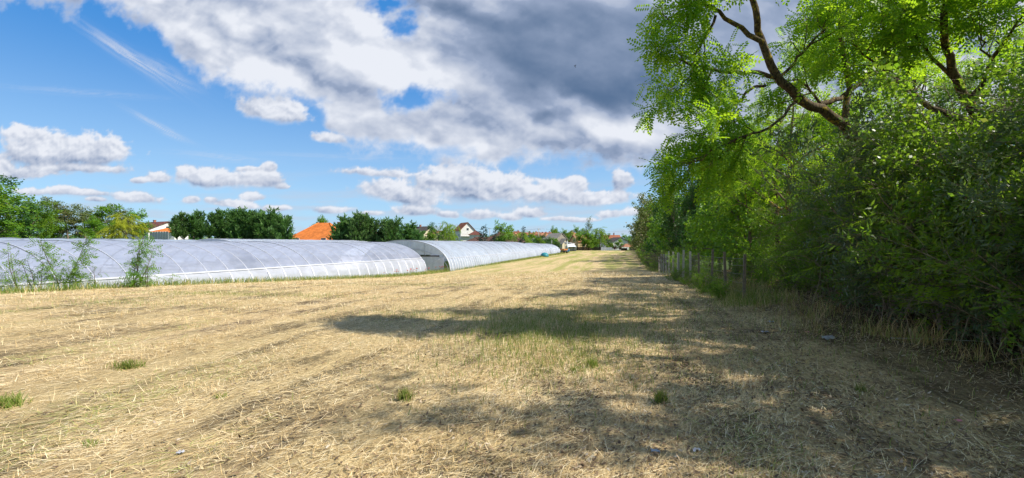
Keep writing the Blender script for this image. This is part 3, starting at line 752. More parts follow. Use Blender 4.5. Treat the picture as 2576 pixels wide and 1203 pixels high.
def hero_locust(seed, made, label, blossoms=0, dens=1.0):
    sk = Skel(seed); base, limbs = made
    T = dict(gap=.060, leaf_ang=65, droop=.3, lev=[dict(n=4.3 * dens), dict(n=4.6 * dens ** .5, ang=55, len=.90, rad=.016, wander=.15, grav=-.03, taper=.2, seg=4, sides=4, leafy=True), dict(n=0, ang=42, len=.46, rad=.005, wander=.2, grav=-.12, seg=3, sides=3)])
    for pts, r0, r1, st in limbs:
        P_ = np.array(pts, float)
        # refine with a little crookedness
        k = len(P_); tt = np.linspace(0, k - 1, (k - 1) * 4 + 1); Q = np.stack([np.interp(tt, np.arange(k), P_[:, c]) for c in range(3)], 1)
        for _ in range(2): Q[1:-1] = (Q[:-2] + 2 * Q[1:-1] + Q[2:]) / 4
        Q[1:-1] += sk.r.normal(0, .018, (len(Q) - 2, 3))
        R = np.linspace(r0, r1, len(Q)); sk.tube(Q, R, 9)
        ln = float(np.linalg.norm(np.diff(Q, axis=0), axis=1).sum())
        sk.children(Q, R, ln, 0, T, st)
    # keep the anchors in tree-local coordinates
    o = empty('locust_tree', tuple(base))
    w = np_mesh('trunk', np.vstack(sk.V) - base, np.vstack(sk.F), smooth=True); link_mesh('trunk', w, M_bark, o)
    V, Fq, tone = place(PIN7, np.array(sk.A) - base, sk.D, .33, 102, .9)
    link_mesh('crown', np_mesh('crown', V, Fq, tone=tone), M_locust, o)
    # hanging white flower clusters
    A = np.array(sk.A)
    if not blossoms: return tag(o, label, 'tree')
    k = np.random.default_rng(4).choice(len(A), blossoms, replace=False)
    fl = T_cluster(16, .22, .2, 33); fl = fl * np.array([1.0, .5, .5])
    D = np.tile([[0.1, 0, -1.0]], (len(k), 1)); V, Fq, tone = place(fl, A[k] - base + [0, 0, -.06], D, .10, 9)
    link_mesh('blossom', np_mesh('blossom', V, Fq, tone=tone), MATS['blossom'], o)
    tag(o, label, 'tree')
leafmat('blossom', (.55, .50, .30), (.75, .70, .50), (.5, .48, .3), None, .3)
hero_locust(101, limbs_one(), 'big black locust leaning out over the field with crooked lichen-covered limbs', 46)
hero_locust(151, limbs_two(), 'bright locust with limbs fanning out above the near end of the right hedge', 0, .72)

# ------------------------------------------------------------ the right hand belt
LOC = [generic_tree(201, 8.4, .13, G_LOC, PIN, .31, M_locust, M_bark, .22), generic_tree(202, 7.6, .11, G_LOC, PIN, .31, M_locust, M_bark_l, .2, lean=(-.10, 0)), generic_tree(203, 9.2, .14, G_LOC, PIN, .31, M_locust, M_bark, .3)]
MIDT = [generic_tree(211, 8.2, .12, G_MID, CLU, .42, M_locust_far, M_bark_g, .12), generic_tree(212, 7.4, .10, G_MID, CLU2, .44, M_locust_far, M_bark_l, .10), generic_tree(213, 8.8, .12, G_MID, CLU, .43, M_dark, M_bark_g, .10)]
OLV = generic_tree(221, 7.0, .12, G_MID, CLU, .42, M_olive, M_bark_g, .10)
G_POP = dict(gap=.26, leaf_ang=60, droop=.1, lev=[dict(n=4.5, wander=.03, grav=0), dict(n=2.6, ang=32, len=2.6, rad=.04, wander=.08, grav=.12, taper=.5, seg=4, sides=4, leafy=True), dict(n=0, ang=40, len=.9, rad=.012, wander=.14, grav=.05, seg=3, sides=3)])
POP = generic_tree(222, 10.5, .15, G_POP, CLU, .33, M_dark, M_bark_g, .08)
SH = [shrub(231, 4.9, 13, .50, NAR, .25, M_shrub, M_twigbark), shrub(232, 4.5, 13, .60, CLU, .15, M_shrub, M_twigbark), shrub(233, 4.6, 12, .55, NAR, .25, M_willowy, M_twigbark)]
SHL = shrub(234, 2.4, 9, .7, CLU, .22, M_locust_far, M_bark_g, dict(gap=.2, leaf_ang=55, droop=.1, lev=[dict(n=4, wander=.1, grav=-.02, leafy=True), dict(n=0, ang=50, len=.8, rad=.007, wander=.15, grav=-.02, taper=.2, seg=3, sides=3)]))
print('leaf faces', [p.nf for p in LOC + MIDT + [OLV, POP] + SH + [SHL]])
ORD = ['first', 'second', 'third', 'fourth', 'fifth', 'sixth', 'seventh', 'eighth', 'ninth', 'tenth', 'eleventh', 'twelfth', 'thirteenth', 'fourteenth', 'fifteenth', 'sixteenth', 'seventeenth', 'eighteenth', 'nineteenth', 'twentieth', 'twenty-first', 'twenty-second', 'twenty-third', 'twenty-fourth', 'twenty-fifth', 'twenty-sixth', 'twenty-seventh', 'twenty-eighth', 'twenty-ninth', 'thirtieth']
_r = random.Random(7)
# front hedge of dark shrubs
front = [(6.75, 4.7, 0, .8), (6.75, 6.3, 2, .7), (7.35, 5.7, 1, 1.0), (7.25, 7.4, 0, .98), (7.7, 9.1, 2, .95), (8.3, 10.9, 1, 1.0), (8.8, 12.5, 0, .85), (9.0, 14.2, 1, .72)]
for i, (x, y, k, s) in enumerate(front):
    SH[k].put('shrub', (x, y), _r.uniform(0, 6.28), s, '%s dark tangled shrub from the camera along the front of the right hedge' % ORD[i], 'shrub', 'shrubs along the front of the right hedge')
back = [(9.2, 4.8, 1, 1.15), (9.6, 7.2, 0, 1.15), (10.2, 9.4, 2, 1.1), (10.9, 11.8, 1, 1.1), (11.6, 14.2, 0, 1.0), (11.8, 5.8, 0, .95), (12.6, 9.0, 1, .95), (13.8, 12.8, 0, 1.0), (14.8, 7.5, 1, 1.0), (8.9, 2.6, 0, 1.0)]
for i, (x, y, k, s) in enumerate(back):
    SH[k].put('shrub', (x, y), _r.uniform(0, 6.28), s, 'taller shrub in the dim interior of the right hedge, %s from the camera' % ORD[i], 'shrub', 'shrubs in the interior of the right hedge')
# locusts standing in the hedge, near to far
near = [(7.9, 3.6, 1, .95), (12.8, 9.8, 2, .85), (10.4, 12.6, 0, .95), (9.6, 15.4, 1, 1.0), (13.4, 15.4, 2, .9), (10.9, 18.6, 0, .92), (7.2, .4, 2, .92), (7.6, -2.4, 0, .95), (7.1, 2.5, 1, 1.05)]
for i, (x, y, k, s) in enumerate(near):
    LOC[k].put('locust_tree', (x, y), i * 1.7 + .4, s, 'feathery green locust rising from the right hedge, %s nearest the camera' % ORD[i], 'tree', 'locust trees in the right hedge')
u = 22.0; i = 0
while u < 205:
    for row in range(2):
        v = (4.9 if row == 0 else 8.6) + _r.uniform(-.7, .7) + (0.8 if u > 100 else 0)
        x, y = xy(u + _r.uniform(-1, 1) + row * 1.5, v)
        k = _r.randrange(3) if u > 40 else _r.randrange(2)
        pl = MIDT[k]; s = _r.uniform(1.0, 1.22) if u > 34 else _r.uniform(.85, 1.0)
        if row == 0 and 90 < u < 150: pl = OLV; s = _r.uniform(1.45, 1.7); x, y = xy(u, v - 1.6)
        if row == 0 and 36 < u < 52: pl = POP; s = _r.uniform(.92, 1.0)
        nm, ct = {'M': ('leafy_tree', 'tree')}.get('M')
        lab = ('poplar-like dark green tree' if pl is POP else 'olive flowering tree' if pl is OLV else 'green leafy tree') + (', %s along the field edge past the fence posts' if row == 0 else ' behind the field edge row, %s past the fence posts') % (ORD[i // 2] if i // 2 < 30 else 'last')
        pl.put(nm, (x, y), _r.uniform(0, 6.28), s, lab, ct, 'trees of the right tree belt'); i += 1
    u += 3.9 if u < 60 else 6.2
# low bushes at the foot of the belt
for i, (u, v, s) in enumerate([(15.2, 2.75, .34), (17.0, 2.45, .36), (18.6, 2.5, .34), (20.4, 2.3, .36), (22.6, 2.1, .33), (15.5, 5.2, .7), (17.5, 4.6, .6), (19.5, 5.4, .8), (21.5, 4.4, .6), (23.5, 5.5, .85), (24.5, 3.5, .5), (27, 3.2, .62), (30, 3.0, .8), (33, 2.9, .9), (37, 3.1, .95), (42, 3.0, 1.0), (48, 3.2, 1.1), (55, 3.1, 1.15), (63, 3.3, 1.3), (72, 3.4, 1.4), (82, 3.5, 1.5), (93, 3.8, 1.6), (105, 4.0, 1.6), (120, 4.0, 1.7), (138, 4.2, 1.8), (158, 4.2, 1.8), (180, 4.3, 1.9)]):
    x, y = xy(u, v); SHL.put('bush', (x, y), _r.uniform(0, 6.28), s, 'low bright green bush at the foot of the tree belt, %s beyond the fence' % ORD[i], 'bush', 'bushes at the foot of the tree belt')

# ------------------------------------------------------------ polytunnels
def film(name, alpha, col, rough=0.35):
    m_, t, o = mat_new(name)
    g = t.n.new('ShaderNodeTexCoord').outputs['Object']
    n1 = t.noise(t.v('MULTIPLY', g, (1.0, .5, .6)), 1.3, 5, 0.6, 0.6); n2 = t.noise(g, 9.0, 4, 0.6)
    c = t.mix(t.ramp(n1, .3, .7), tuple(x * .86 for x in col), col)
    c = t.mix(t.m('MULTIPLY', t.ramp(n2, .56, .75), .25), c, (0.52, 0.52, 0.52))
    b = princ(t, c, rough, 0.6); t.l.new(bump(t, t.m('ADD', n1, t.m('MULTIPLY', n2, .12)), .35, .25), b.inputs['Normal'])
    tl = t.n.new('ShaderNodeBsdfTranslucent'); t.l.new(c, tl.inputs['Color'])
    mx = t.n.new('ShaderNodeMixShader'); mx.inputs[0].default_value = .42; t.l.new(b.outputs[0], mx.inputs[1]); t.l.new(tl.outputs[0], mx.inputs[2])
    tr = t.n.new('ShaderNodeBsdfTransparent'); tr.inputs['Color'].default_value = (.93, .95, 1, 1)
    lw = t.n.new('ShaderNodeLayerWeight'); lw.inputs['Blend'].default_value = .35
    fac = t.ramp(lw.outputs['Facing'], 0.2, 1.0, 1 - alpha, min(1, 1 - alpha * .35))
    fac = t.m('ADD', fac, t.m('MULTIPLY', t.m('SUBTRACT', n1, .5), .25), clamp=True)
    m2 = t.n.new('ShaderNodeMixShader'); t.l.new(fac, m2.inputs[0]); t.l.new(tr.outputs[0], m2.inputs[1]); t.l.new(mx.outputs[0], m2.inputs[2])
    t.l.new(m2.outputs[0], o.inputs[0]); return m_
M_filmA = film('tunnel_film', .54, (0.61, 0.65, 0.83))
M_filmS = film('side_film', .25, (0.78, 0.80, 0.90))
M_filmB = film('cloudy_film', .22, (0.63, 0.71, 0.85))
M_gable = film('gable_film', .16, (0.88, 0.89, 0.92))  # lighter copy of the film, missing sunlight put into its colour
M_steel = simple('galvanised', (0.56, 0.57, 0.62), .45, .15, 20, .5, .4)
M_whitebar = simple('film_fold', (0.72, 0.73, 0.80), .5)
M_wood = simple('dark_wood', (0.07, 0.05, 0.04), .85, .3, 8)
M_rust = simple('rusty', (0.26, 0.13, 0.06), .8, .35, 6)
def arch(A, H, k=26, p=2.2, z0=0.0, inset=0.0):
    th = np.linspace(0, math.pi, k); c = np.cos(th); s = np.sin(th)
    x = -A + (A - inset) * np.sign(c) * np.abs(c) ** (2 / p); z = z0 + (H - inset) * np.abs(s) ** (2 / p)
    return x, z
def tunnel(loc, phi, A, H, length, sp, mtop, mside, hr, label, front=None, back=None, seed=1, truss=True, ribmat=None, sag=.03, ribr=.032):
    """loc: base of the side nearest the field at its near end; local +y runs along, -x across"""
    o = empty('polytunnel', loc, -phi)
    rng = np.random.default_rng(seed); n = int(length / sp); sub = 5
    ys = np.linspace(0, n * sp, n * sub + 1); K = 60
    xa, za = arch(A, H, K)
    lr = np.interp(ys, np.arange(n + 1) * sp, rng.normal(0, .018, n + 1))
    ph = (ys / sp) % 1.0; sg = -sag * np.sin(np.pi * ph) ** 1.0
    rng2 = fbm(np.repeat(ys[:, None], K, 1) * .9, np.repeat(np.arange(K)[None, :], len(ys), 0) * .35 + seed, 3, .6, seed) * .05 * np.sin(np.pi * ph)[:, None]
    off = (sg + lr)[:, None] + rng2
    cx, cz = -A, H * .4; nx, nz = xa - cx, za - cz; nn = np.hypot(nx, nz); nx, nz = nx / nn, nz / nn
    V = np.stack([xa[None] + nx[None] * off, np.repeat(ys[:, None], K, 1), za[None] + nz[None] * off * (za[None] > .05)], -1)
    i = np.arange(len(ys) - 1)[:, None] * K + np.arange(K - 1)[None, :]
    Fq = np.stack([i, i + 1, i + K + 1, i + K], -1)
    hz_ = (za[:-1] + za[1:]) / 2; top = hz_ > hr
    link_mesh('cover', np_mesh('cover', V.reshape(-1, 3), Fq[:, top].reshape(-1, 4), smooth=True), mtop, o)
    link_mesh('side_film', np_mesh('side_film', V.reshape(-1, 3), Fq[:, ~top].reshape(-1, 4), smooth=True), mside, o)
    xr, zr = arch(A, H, 34)
    mb = MB(); mb.tube(np.stack([xr, np.zeros_like(xr), zr], -1), ribr, 5); r0 = mb.build('rib', ribmat or M_steel, o, (0, 0, 0))
    # the doubled film at the foot of each rib
    q = zr < hr * 1.02; h2 = len(xr) // 2
    mb = MB(); mb.tube(np.stack([xr[:h2][q[:h2]] + .02, np.zeros(q[:h2].sum()), zr[:h2][q[:h2]]], -1), ribr * 1.9, 5); f0 = mb.build('film_fold', M_whitebar, o, (0, 0, 0))
    for k in range(1, n + 1):
        for s_, dy in ((r0, 0), (f0, rng.normal(0, .02))):
            c = s_.copy(); COL.objects.link(c); c.parent = o; c.location = (0, k * sp + dy, rng.normal(0, .012))
    xi = np.interp(hr, za[:K // 2], xa[:K // 2])
    mb = MB(); mb.tube([(xi + .05, 0, hr), (xi + .05, n * sp, hr)], .028, 5); mb.build('rail', M_whitebar, o)
    if truss:
        mb = MB(); hh = hr + .25; xl = np.interp(hh, za[:K // 2], xa[:K // 2]); hi_ = H * .94
        mb.tube([(xl, 0, hh), (-2 * A - xl, 0, hh)], .025, 4)
        for fx in (.22, .5, .78):
            xx = xl + (-2 * A - 2 * xl) * fx; ztop = np.interp(-abs(xx + A), -np.abs(xa[:K // 2] + A), za[:K // 2]); mb.tube([(xx, 0, hh), (xx, 0, ztop)], .02, 4)
        t0 = mb.build('truss', M_steel, o, (0, 0, 0))
        for k in range(1, n // 2 + 1):
            c = t0.copy(); COL.objects.link(c); c.parent = o; c.location = (0, k * 2 * sp, 0)
    def end(y, kind, nm):
        if kind == 'film':
            P_ = [(-A, y, .02)] + [(a, y, b) for a, b in zip(xa, za)]
            mb = MB(); mb.add(P_, [(0, i_, i_ + 1) for i_ in range(1, K)]); mb.build(nm, mside, o)
        if kind == 'open':
            e = MB(); xin, zin = arch(A, H * .80, 30, 2.0, inset=.25)
            e.tube(np.stack([xin, np.full_like(xin, y), zin], -1), .035, 5)
            e.tube(np.stack([xa, np.full_like(xa, y - .02), za], -1), .05, 6)
            for fx in (-.85, -.45, -.15, .15, .45, .85):
                zo = H * (1 - abs(fx) ** 2.2) ** (1 / 2.2); zi_ = 2.0
                e.tube([(-A + fx * A, y, zi_), (-A + fx * A, y, zo)], .03, 4)
            ef = e.build('end_frame', M_steel, o)
            b = MB(); b.box((-A * .98, y - .04, 2.0), (A * 1.5, .10, .16)); b.build('beam', M_wood, ef)
            g = MB()
            P_ = [(-A, y + .03, 2.1)] + [(a, y + .03, b_) for a, b_ in zip(xa, za) if b_ > 2.1]
            g.add(P_, [(0, i_, i_ + 1) for i_ in range(1, len(P_) - 1)]); g.build('gable_film', M_gable, ef)
            d = MB(); d.box((-2.6, y + .05, .98), (3.4, .03, 1.85)); dp = d.build('door_panel', M_gable, o)
            s_ = MB(); s_.tube([(-1.0, y + .02, .05), (-1.0, y + .02, 1.9)], .035, 5); s_.tube([(-4.2, y + .02, .05), (-4.2, y + .02, 1.9)], .035, 5); s_.tube([(-4.2, y + .02, .1), (-1.0, y + .02, 1.85)], .02, 4); s_.build('door_frame', M_whitebar, dp)
            d = MB(); d.box((-9.0, y + .05, .98), (5.6, .03, 1.85)); d.build('door_panel', M_gable, o)
            p = MB(); p.tube([(-5.0, y, 0), (-5.02, y, 1.2), (-5.0, y, 2.0)], .11, 8); p.build('post', M_rust, o)
    if front: end(-.03, front, 'front_wall')
    if back: end(n * sp + .03, back, 'back_wall')
    return tag(o, label, 'greenhouse', 'polytunnels left of the field')
PH1 = math.radians(15.8)
def onA(n, off=0.0): return np.array([-19.0 + n * 1.53 * math.sin(PH1) - off * math.cos(PH1), 27.0 + n * 1.53 * math.cos(PH1) + off * math.sin(PH1)])
p = onA(-10); L_A = 30 * 1.53
tunnel((p[0], p[1], -1.9), PH1, 6.5, 3.78, L_A + .1, 1.53, M_filmA, M_filmS, 1.8, 'long see-through polytunnel nearest the camera with saplings growing in front of it', front='film', back=None, seed=3)
p = onA(-9, 13.4); tunnel((p[0], p[1], -1.75), PH1, 6.4, 3.85, 29.2, 1.53, M_filmB, M_filmS, 1.8, 'white polytunnel behind the near one, below the yellow willow and pale fence', back='film', seed=4)
p = onA(12, 13.4); tunnel((p[0], p[1], -1.9), PH1, 6.4, 4.12, 66, 1.53, M_filmB, M_filmS, 1.8, 'polytunnel behind the near one, its curved end in front of the dark cypress row', front='film', seed=5, ribmat=M_whitebar)
PH2 = math.radians(13.1)
tunnel((-8.0, 59.0, -1.92), PH2, 6.5, 4.05, 63, 1.0, M_filmB, M_filmB, 1.7, 'milky polytunnel with an open framed end and a rusty post, beyond the see-through one', front='open', seed=6, truss=False, sag=.07, ribr=.026)
c, s = math.cos(PH2), math.sin(PH2)
tunnel((-8.0 + 63.6 * s - .25, 59 + 63.6 * c, -1.9), PH2, 6.3, 3.75, 28, 1.0, M_filmB, M_filmB, 1.6, 'wrinkled milky polytunnel in the middle of the far row, beside the teal dome', seed=7, truss=False, sag=.12, ribr=.026)
tunnel((-8.0 + 92 * s - .1, 59 + 92 * c, -1.9), PH2, 6.1, 3.55, 26, 1.0, M_filmB, M_filmB, 1.6, 'furthest polytunnel of the row, ending at the orange cart', back='film', seed=8, truss=False, sag=.12, ribr=.026)
tunnel((-8.0 + 62 * s - 13.6 * c, 59 + 62 * c + 13.6 * s, -1.9), PH2, 6.1, 4.1, 24, 1.2, M_filmB, M_filmB, 1.6, 'pale polytunnel behind the far row, below the house with the orange roof', back='film', seed=9, truss=False, sag=.1)

# saplings in front of the near tunnel
def sapling(seed, H, stems, dens=1.0):
    T = dict(gap=.105 / dens, leaf_ang=60, droop=.25, lev=[dict(n=8.0 * dens, wander=.08, grav=.02), dict(n=3, ang=55, len=.46, rad=.008, wander=.12, grav=.02, taper=.5, seg=3, sides=3, leafy=True), dict(n=0, ang=45, len=.25, rad=.003, wander=.2, grav=-.05, seg=2, sides=3)])
    sk = Skel(seed)
    for k in range(stems):
        d = np.array([sk.r.normal(0, .3 if stems > 1 else .06), sk.r.normal(0, .15), 1.0]); h = H * sk.r.uniform(.75, 1.0)
        P_ = sk.path((sk.r.normal(0, .06), sk.r.normal(0, .06), -.05), d, h, 7, .07, .02); R = np.linspace(.022, .005, len(P_)); sk.tube(P_, R, 5); sk.children(P_, R, h, 0, T, .06)
    return Plant('stem', 'foliage', sk, PIN, .36, M_locust_far, M_bark_g, seed + 3, .9)
for (px_, Y, sd, H, st, dn, lab) in [(155, 19.8, 301, 2.9, 2, 1.35, 'tallest leafy sapling in front of the near tunnel'), (338, 21.3, 302, 2.6, 4, .95, 'wide sapling with several stems in front of the near tunnel'),
        (48, 19.0, 303, 1.9, 2, .7, 'thin sapling left of the tallest one, before the tunnel'), (95, 19.2, 304, 1.7, 3, .7, 'low bushy sapling just left of the tallest one'),
        (240, 20.6, 305, 1.35, 1, .5, 'sparse leaning sapling between the tallest and the widest sapling'), (-4, 18.6, 306, 1.5, 2, .8, 'sapling cut by the left edge of the picture'),
        (372, 21.4, 307, 1.3, 2, .8, 'short sapling at the right of the many-stemmed one'), (430, 23.6, 308, .55, 1, .9, 'tiny seedling at the foot of the tunnel side'), (215, 20.2, 309, .9, 2, 1.0, 'low shoot at the right foot of the tallest sapling')]:
    x, y, z = onground(px_, Y); sapling(sd, H, st, dn).put('sapling', (x, y), 0.0, 1.0, lab, 'sapling', 'saplings before the near tunnel')
# poppies
mat_new('poppy'); 
def poppy_mat():
    m_ = MATS['poppy']; t = NT(m_.node_tree); t.n.clear(); o = t.n.new('ShaderNodeOutputMaterial'); b = princ(t, (.75, .045, .02), .6); t.l.new(b.outputs[0], o.inputs[0])
poppy_mat()
mb = MB()
for k in range(5):
    a = k * 1.257; mb.add([(0, 0, .5), (math.cos(a - .6) * .055, math.sin(a - .6) * .055, .54), (math.cos(a) * .075, math.sin(a) * .075, .57), (math.cos(a + .6) * .055, math.sin(a + .6) * .055, .54)], [(0, 1, 2, 3)])
pop = empty('poppy'); pf = mb.build('flower', MATS['poppy'], pop); mb = MB(); mb.tube([(0, 0, 0), (.02, 0, .25), (0, 0, .5)], .006, 4); ps = mb.build('stem', M_grass, pop)
first = True
for (lo, hi, v_, n_) in [(41, 44, -23.8, 6), (46, 52, -23.9, 17), (52.5, 57, -23.6, 9), (44, 47, -23.7, 3)]:
    for k in range(n_):
        x, y = xy(_r.uniform(lo, hi), v_ + _r.uniform(-.25, .4)); sc = _r.uniform(.8, 1.35)
        if first: o = pop; first = False
        else:
            o = pop.copy(); COL.objects.link(o)
            for ch in (pf, ps): c_ = ch.copy(); COL.objects.link(c_); c_.parent = o
        o.location = (x, y, float(gz(x, y)) - .02); o.scale = (sc * 1.2, sc * 1.2, sc); o.rotation_euler = (0, 0, _r.uniform(0, 6))
        tag(o, 'small red poppy in the grass at the foot of the tunnels', 'poppy', 'poppies at the foot of the tunnels')

# ------------------------------------------------------------ trees beyond the tunnels
def gtree(pl, name, px_, top, Y, Hnom, label, cat, group=None, wf=1.0, rz=None):
    """plant pl (nominal height Hnom) so that its top reaches picture height `top` at distance Y"""
    x = (px_ - CX) / F * Y; zt = EYE + (HY - top) / F * Y; zb = float(gz(x, Y)); s = (zt - zb) / Hnom
    return pl.put(name, (x, Y), _r.uniform(0, 6.28) if rz is None else rz, (s * wf, s * wf, s), label, cat, group)
G_CYP = dict(gap=.085, leaf_ang=34, droop=-.4, lf=.0, lev=[dict(n=9.5, wander=.02, grav=0), dict(n=3.4, ang=50, len=2.1, rad=.03, wander=.07, grav=.20, taper=.5, seg=4, sides=3, leafy=True), dict(n=0, ang=38, len=.75, rad=.008, wander=.1, grav=.10, seg=2, sides=3)])
CYP = [generic_tree(401, 6.6, .12, G_CYP, FRO, .40, M_cyp, M_bark_g, .03, names=('trunk', 'foliage'), stems=1), generic_tree(402, 6.2, .12, G_CYP, FRO, .40, M_cyp, M_bark_g, .03, names=('trunk', 'foliage'), stems=1)]
G_CON = dict(gap=.12, leaf_ang=30, droop=.0, lf=.0, lev=[dict(n=9, wander=.01, grav=0), dict(n=3.0, ang=78, len=2.3, rad=.03, wander=.05, grav=.03, taper=.92, seg=4, sides=3, leafy=True), dict(n=0, ang=38, len=.6, rad=.008, wander=.1, grav=.02, seg=2, sides=3)])
CON = generic_tree(411, 8.0, .12, G_CON, FRO, .42, M_blue, M_bark_g, .05)
G_WIL = dict(gap=.055, leaf_ang=25, droop=.8, lev=[dict(n=3.4, wander=.06, grav=0), dict(n=3.4, ang=55, len=2.3, rad=.06, wander=.12, grav=.06, taper=.3, seg=4, sides=4), dict(n=0, ang=70, len=1.7, rad=.012, wander=.08, grav=-.32, taper=.1, seg=5, sides=3)])
WILY = generic_tree(421, 5.0, .13, G_WIL, STR, .55, M_yellow, M_bark_g, .35)
WILG = generic_tree(422, 6.0, .14, G_WIL, STR, .6, M_lime, M_bark_g, .3)
BRD = generic_tree(431, 6.5, .13, G_MID, CLU2, .42, M_locust_far, M_bark_g, .12)
BRD2 = generic_tree(432, 6.5, .13, G_MID, CLU, .40, M_dark, M_bark_g, .1)
# left edge: green locusts, then flowering ones, then the yellow willow
for (px_, top, Y, pl, H, lab) in [(-60, 452, 46, MIDT[0], 8.2, 'green tree at the very left edge behind the tunnel'), (22, 462, 50, MIDT[2], 8.8, 'tall dark green tree at the left edge, second from the picture edge'), (72, 505, 54, MIDT[0], 8.2, 'lower green tree on the right of the tall one at the left edge'), (-10, 505, 64, MIDT[1], 7.4, 'tree half hidden behind the leftmost green trees'),
        (135, 518, 62, OLV, 7.0, 'olive flowering tree beside the green trees at the left'), (172, 526, 60, OLV, 7.0, 'olive flowering tree above the tallest sapling'), (215, 530, 64, OLV, 7.0, 'olive flowering tree in the middle of the left group'), (262, 522, 66, MIDT[1], 7.4, 'green tree with a tall thin top left of the yellow willow'), (300, 530, 70, OLV, 7.0, 'olive tree right behind the yellow willow'), (105, 540, 58, BRD, 6.5, 'low green tree between the leftmost trees'), (240, 556, 60, BRD, 6.5, 'low round green tree left of the yellow willow'), (335, 540, 84, BRD, 6.5, 'green tree behind the right side of the yellow willow')]:
    gtree(pl, 'leafy_tree', px_, top, Y, H * .95, lab, 'tree', 'trees at the left behind the tunnels', 1.6)
gtree(WILY, 'willow_tree', 314, 546, 57, 5.0, 'bright yellow weeping willow left of the pale fence', 'tree', None, 1.5)
for i, (px_, top) in enumerate([(446, 546), (464, 536), (486, 540), (506, 532), (526, 538), (547, 529), (568, 533), (590, 526), (611, 533), (632, 530), (652, 540), (672, 543), (690, 534), (706, 544), (722, 556)]):
    gtree(CYP[i % 2], 'cypress_tree', px_, top, 71 + (i * 5 % 4) * .9, 6.3, 'dark green cypress, %s from the left in the wide row left of the orange roof' % ORD[i], 'tree', 'cypress row left of the orange roof', 1.35)
for i, (px_, top) in enumerate([(846, 562), (862, 552), (880, 548), (898, 545), (914, 540), (932, 549), (950, 556), (968, 557), (986, 556), (1004, 555), (1022, 563), (1038, 572), (1054, 582)]):
    gtree(CYP[(i + 1) % 2], 'cypress_tree', px_, top, 76 + (i * 5 % 4) * .9, 6.3, 'green cypress, %s from the left in the row right of the orange roof' % ORD[i], 'tree', 'cypress row right of the orange roof', 1.3)
gtree(BRD, 'leafy_tree', 806, 551, 118, 6.5, 'small green treetop peeking over the orange roof', 'tree', None, 1.3)
gtree(WILG, 'willow_tree', 1130, 557, 96, 6.4, 'round lime green weeping willow in front of the house with the balcony', 'tree', None, 1.05)
gtree(BRD2, 'leafy_tree', 1098, 566, 112, 6.2, 'dark round tree at the left of the lime willow', 'tree')
gtree(BRD, 'leafy_tree', 1076, 592, 92, 6.2, 'low orange-green bush left of the lime willow', 'tree', None, 1.3)
gtree(CON, 'spruce_tree', 1217, 568, 118, 7.9, 'broad blue-green conifer right of the house with the balcony', 'tree', None, 1.25)
gtree(CON, 'spruce_tree', 1243, 577, 124, 7.9, 'smaller dark conifer between two green trees', 'tree', None, 1.1)
gtree(BRD, 'leafy_tree', 1268, 572, 130, 6.2, 'round green tree above the brown roofs', 'tree', None, 1.2)
gtree(CON, 'spruce_tree', 1310, 570, 190, 7.9, 'dark pointed spruce above the brown roof ridge', 'tree', None, 1.1)
gtree(WILG, 'leafy_tree', 1316, 581, 150, 6.4, 'yellow-green tree beside the pointed spruce', 'tree', None, 1.2)
gtree(CON, 'spruce_tree', 1309, 587, 130, 7.9, 'small blue spruce at the foot of the yellow-green tree', 'tree', None, 1.0)
for i, (px_, top, Y, pl, w_) in enumerate([(1332, 594, 160, BRD, 1.3), (1345, 588, 190, BRD2, 1.1), (1362, 590, 195, BRD2, 1.1), (1340, 600, 185, BRD2, 1.5), (1358, 601, 190, BRD, 1.4), (1375, 600, 200, BRD2, 1.4), (1392, 602, 205, BRD, 1.4), (1402, 606, 200, BRD2, 1.5)]):
    gtree(pl, 'leafy_tree', px_, top, Y, 6.2, 'green tree, %s from the left between the big brown roof and the barn' % ORD[i], 'tree', 'trees around the barn', w_)
gtree(CON, 'spruce_tree', 1392, 575, 300, 7.9, 'tiny spruce top above the barn', 'tree')
for i, (px_, top, Y, pl, w_) in enumerate([(1398, 580, 262, BRD, 1.1), (1412, 582, 268, BRD2, 1.2), (1425, 584, 270, BRD, 1.2), (1440, 590, 265, BRD2, 1.2), (1455, 578, 250, BRD, 1.0), (1418, 592, 250, BRD2, 1.3), (1405, 592, 250, BRD, 1.2)]):
    gtree(pl, 'leafy_tree', px_, top, Y, 6.2, 'distant green tree behind the barn, %s from the left' % ORD[i], 'tree', 'trees behind the barn', w_)
SPI = generic_tree(441, 9.0, .12, dict(gap=.4, leaf_ang=50, droop=0, lev=[dict(n=3.6, wander=.03, grav=0), dict(n=2.0, ang=50, len=2.6, rad=.04, wander=.1, grav=.06, taper=.7, seg=4, sides=4, leafy=True), dict(n=0, ang=45, len=.9, rad=.012, wander=.14, grav=.05, seg=3, sides=3)]), CLU2, .34, M_olive, M_bark_g, .2)
gtree(SPI, 'tall_tree', 1479, 544, 214, 9.0, 'tall thin-topped tree at the end of the field', 'tree', None, .9)
gtree(BRD, 'leafy_tree', 1466, 588, 212, 6.2, 'dense bright tree at the left foot of the tall thin one', 'tree', None, 1.5)
gtree(BRD, 'leafy_tree', 1488, 592, 211, 6.2, 'dense bright tree at the right foot of the tall thin one', 'tree', None, 1.5)
gtree(WILG, 'willow_tree', 1510, 571, 216, 6.4, 'soft green weeping willow beside the metal gate', 'tree', None, 1.35)
gtree(BRD2, 'leafy_tree', 1524, 590, 226, 6.2, 'dark green tree behind the willow at the end of the field', 'tree')
gtree(BRD, 'leafy_tree', 1558, 606, 222, 6.0, 'bright round bush before the house with the dark roof', 'tree', None, 1.4)
gtree(WILG, 'leafy_tree', 1538, 611, 224, 6.2, 'pale grey-green bush above the metal gate', 'tree', None, 1.6)
gtree(BRD2, 'leafy_tree', 1551, 610, 226, 6.0, 'dark bush between the pale one and the bright round one', 'tree', None, 1.2)
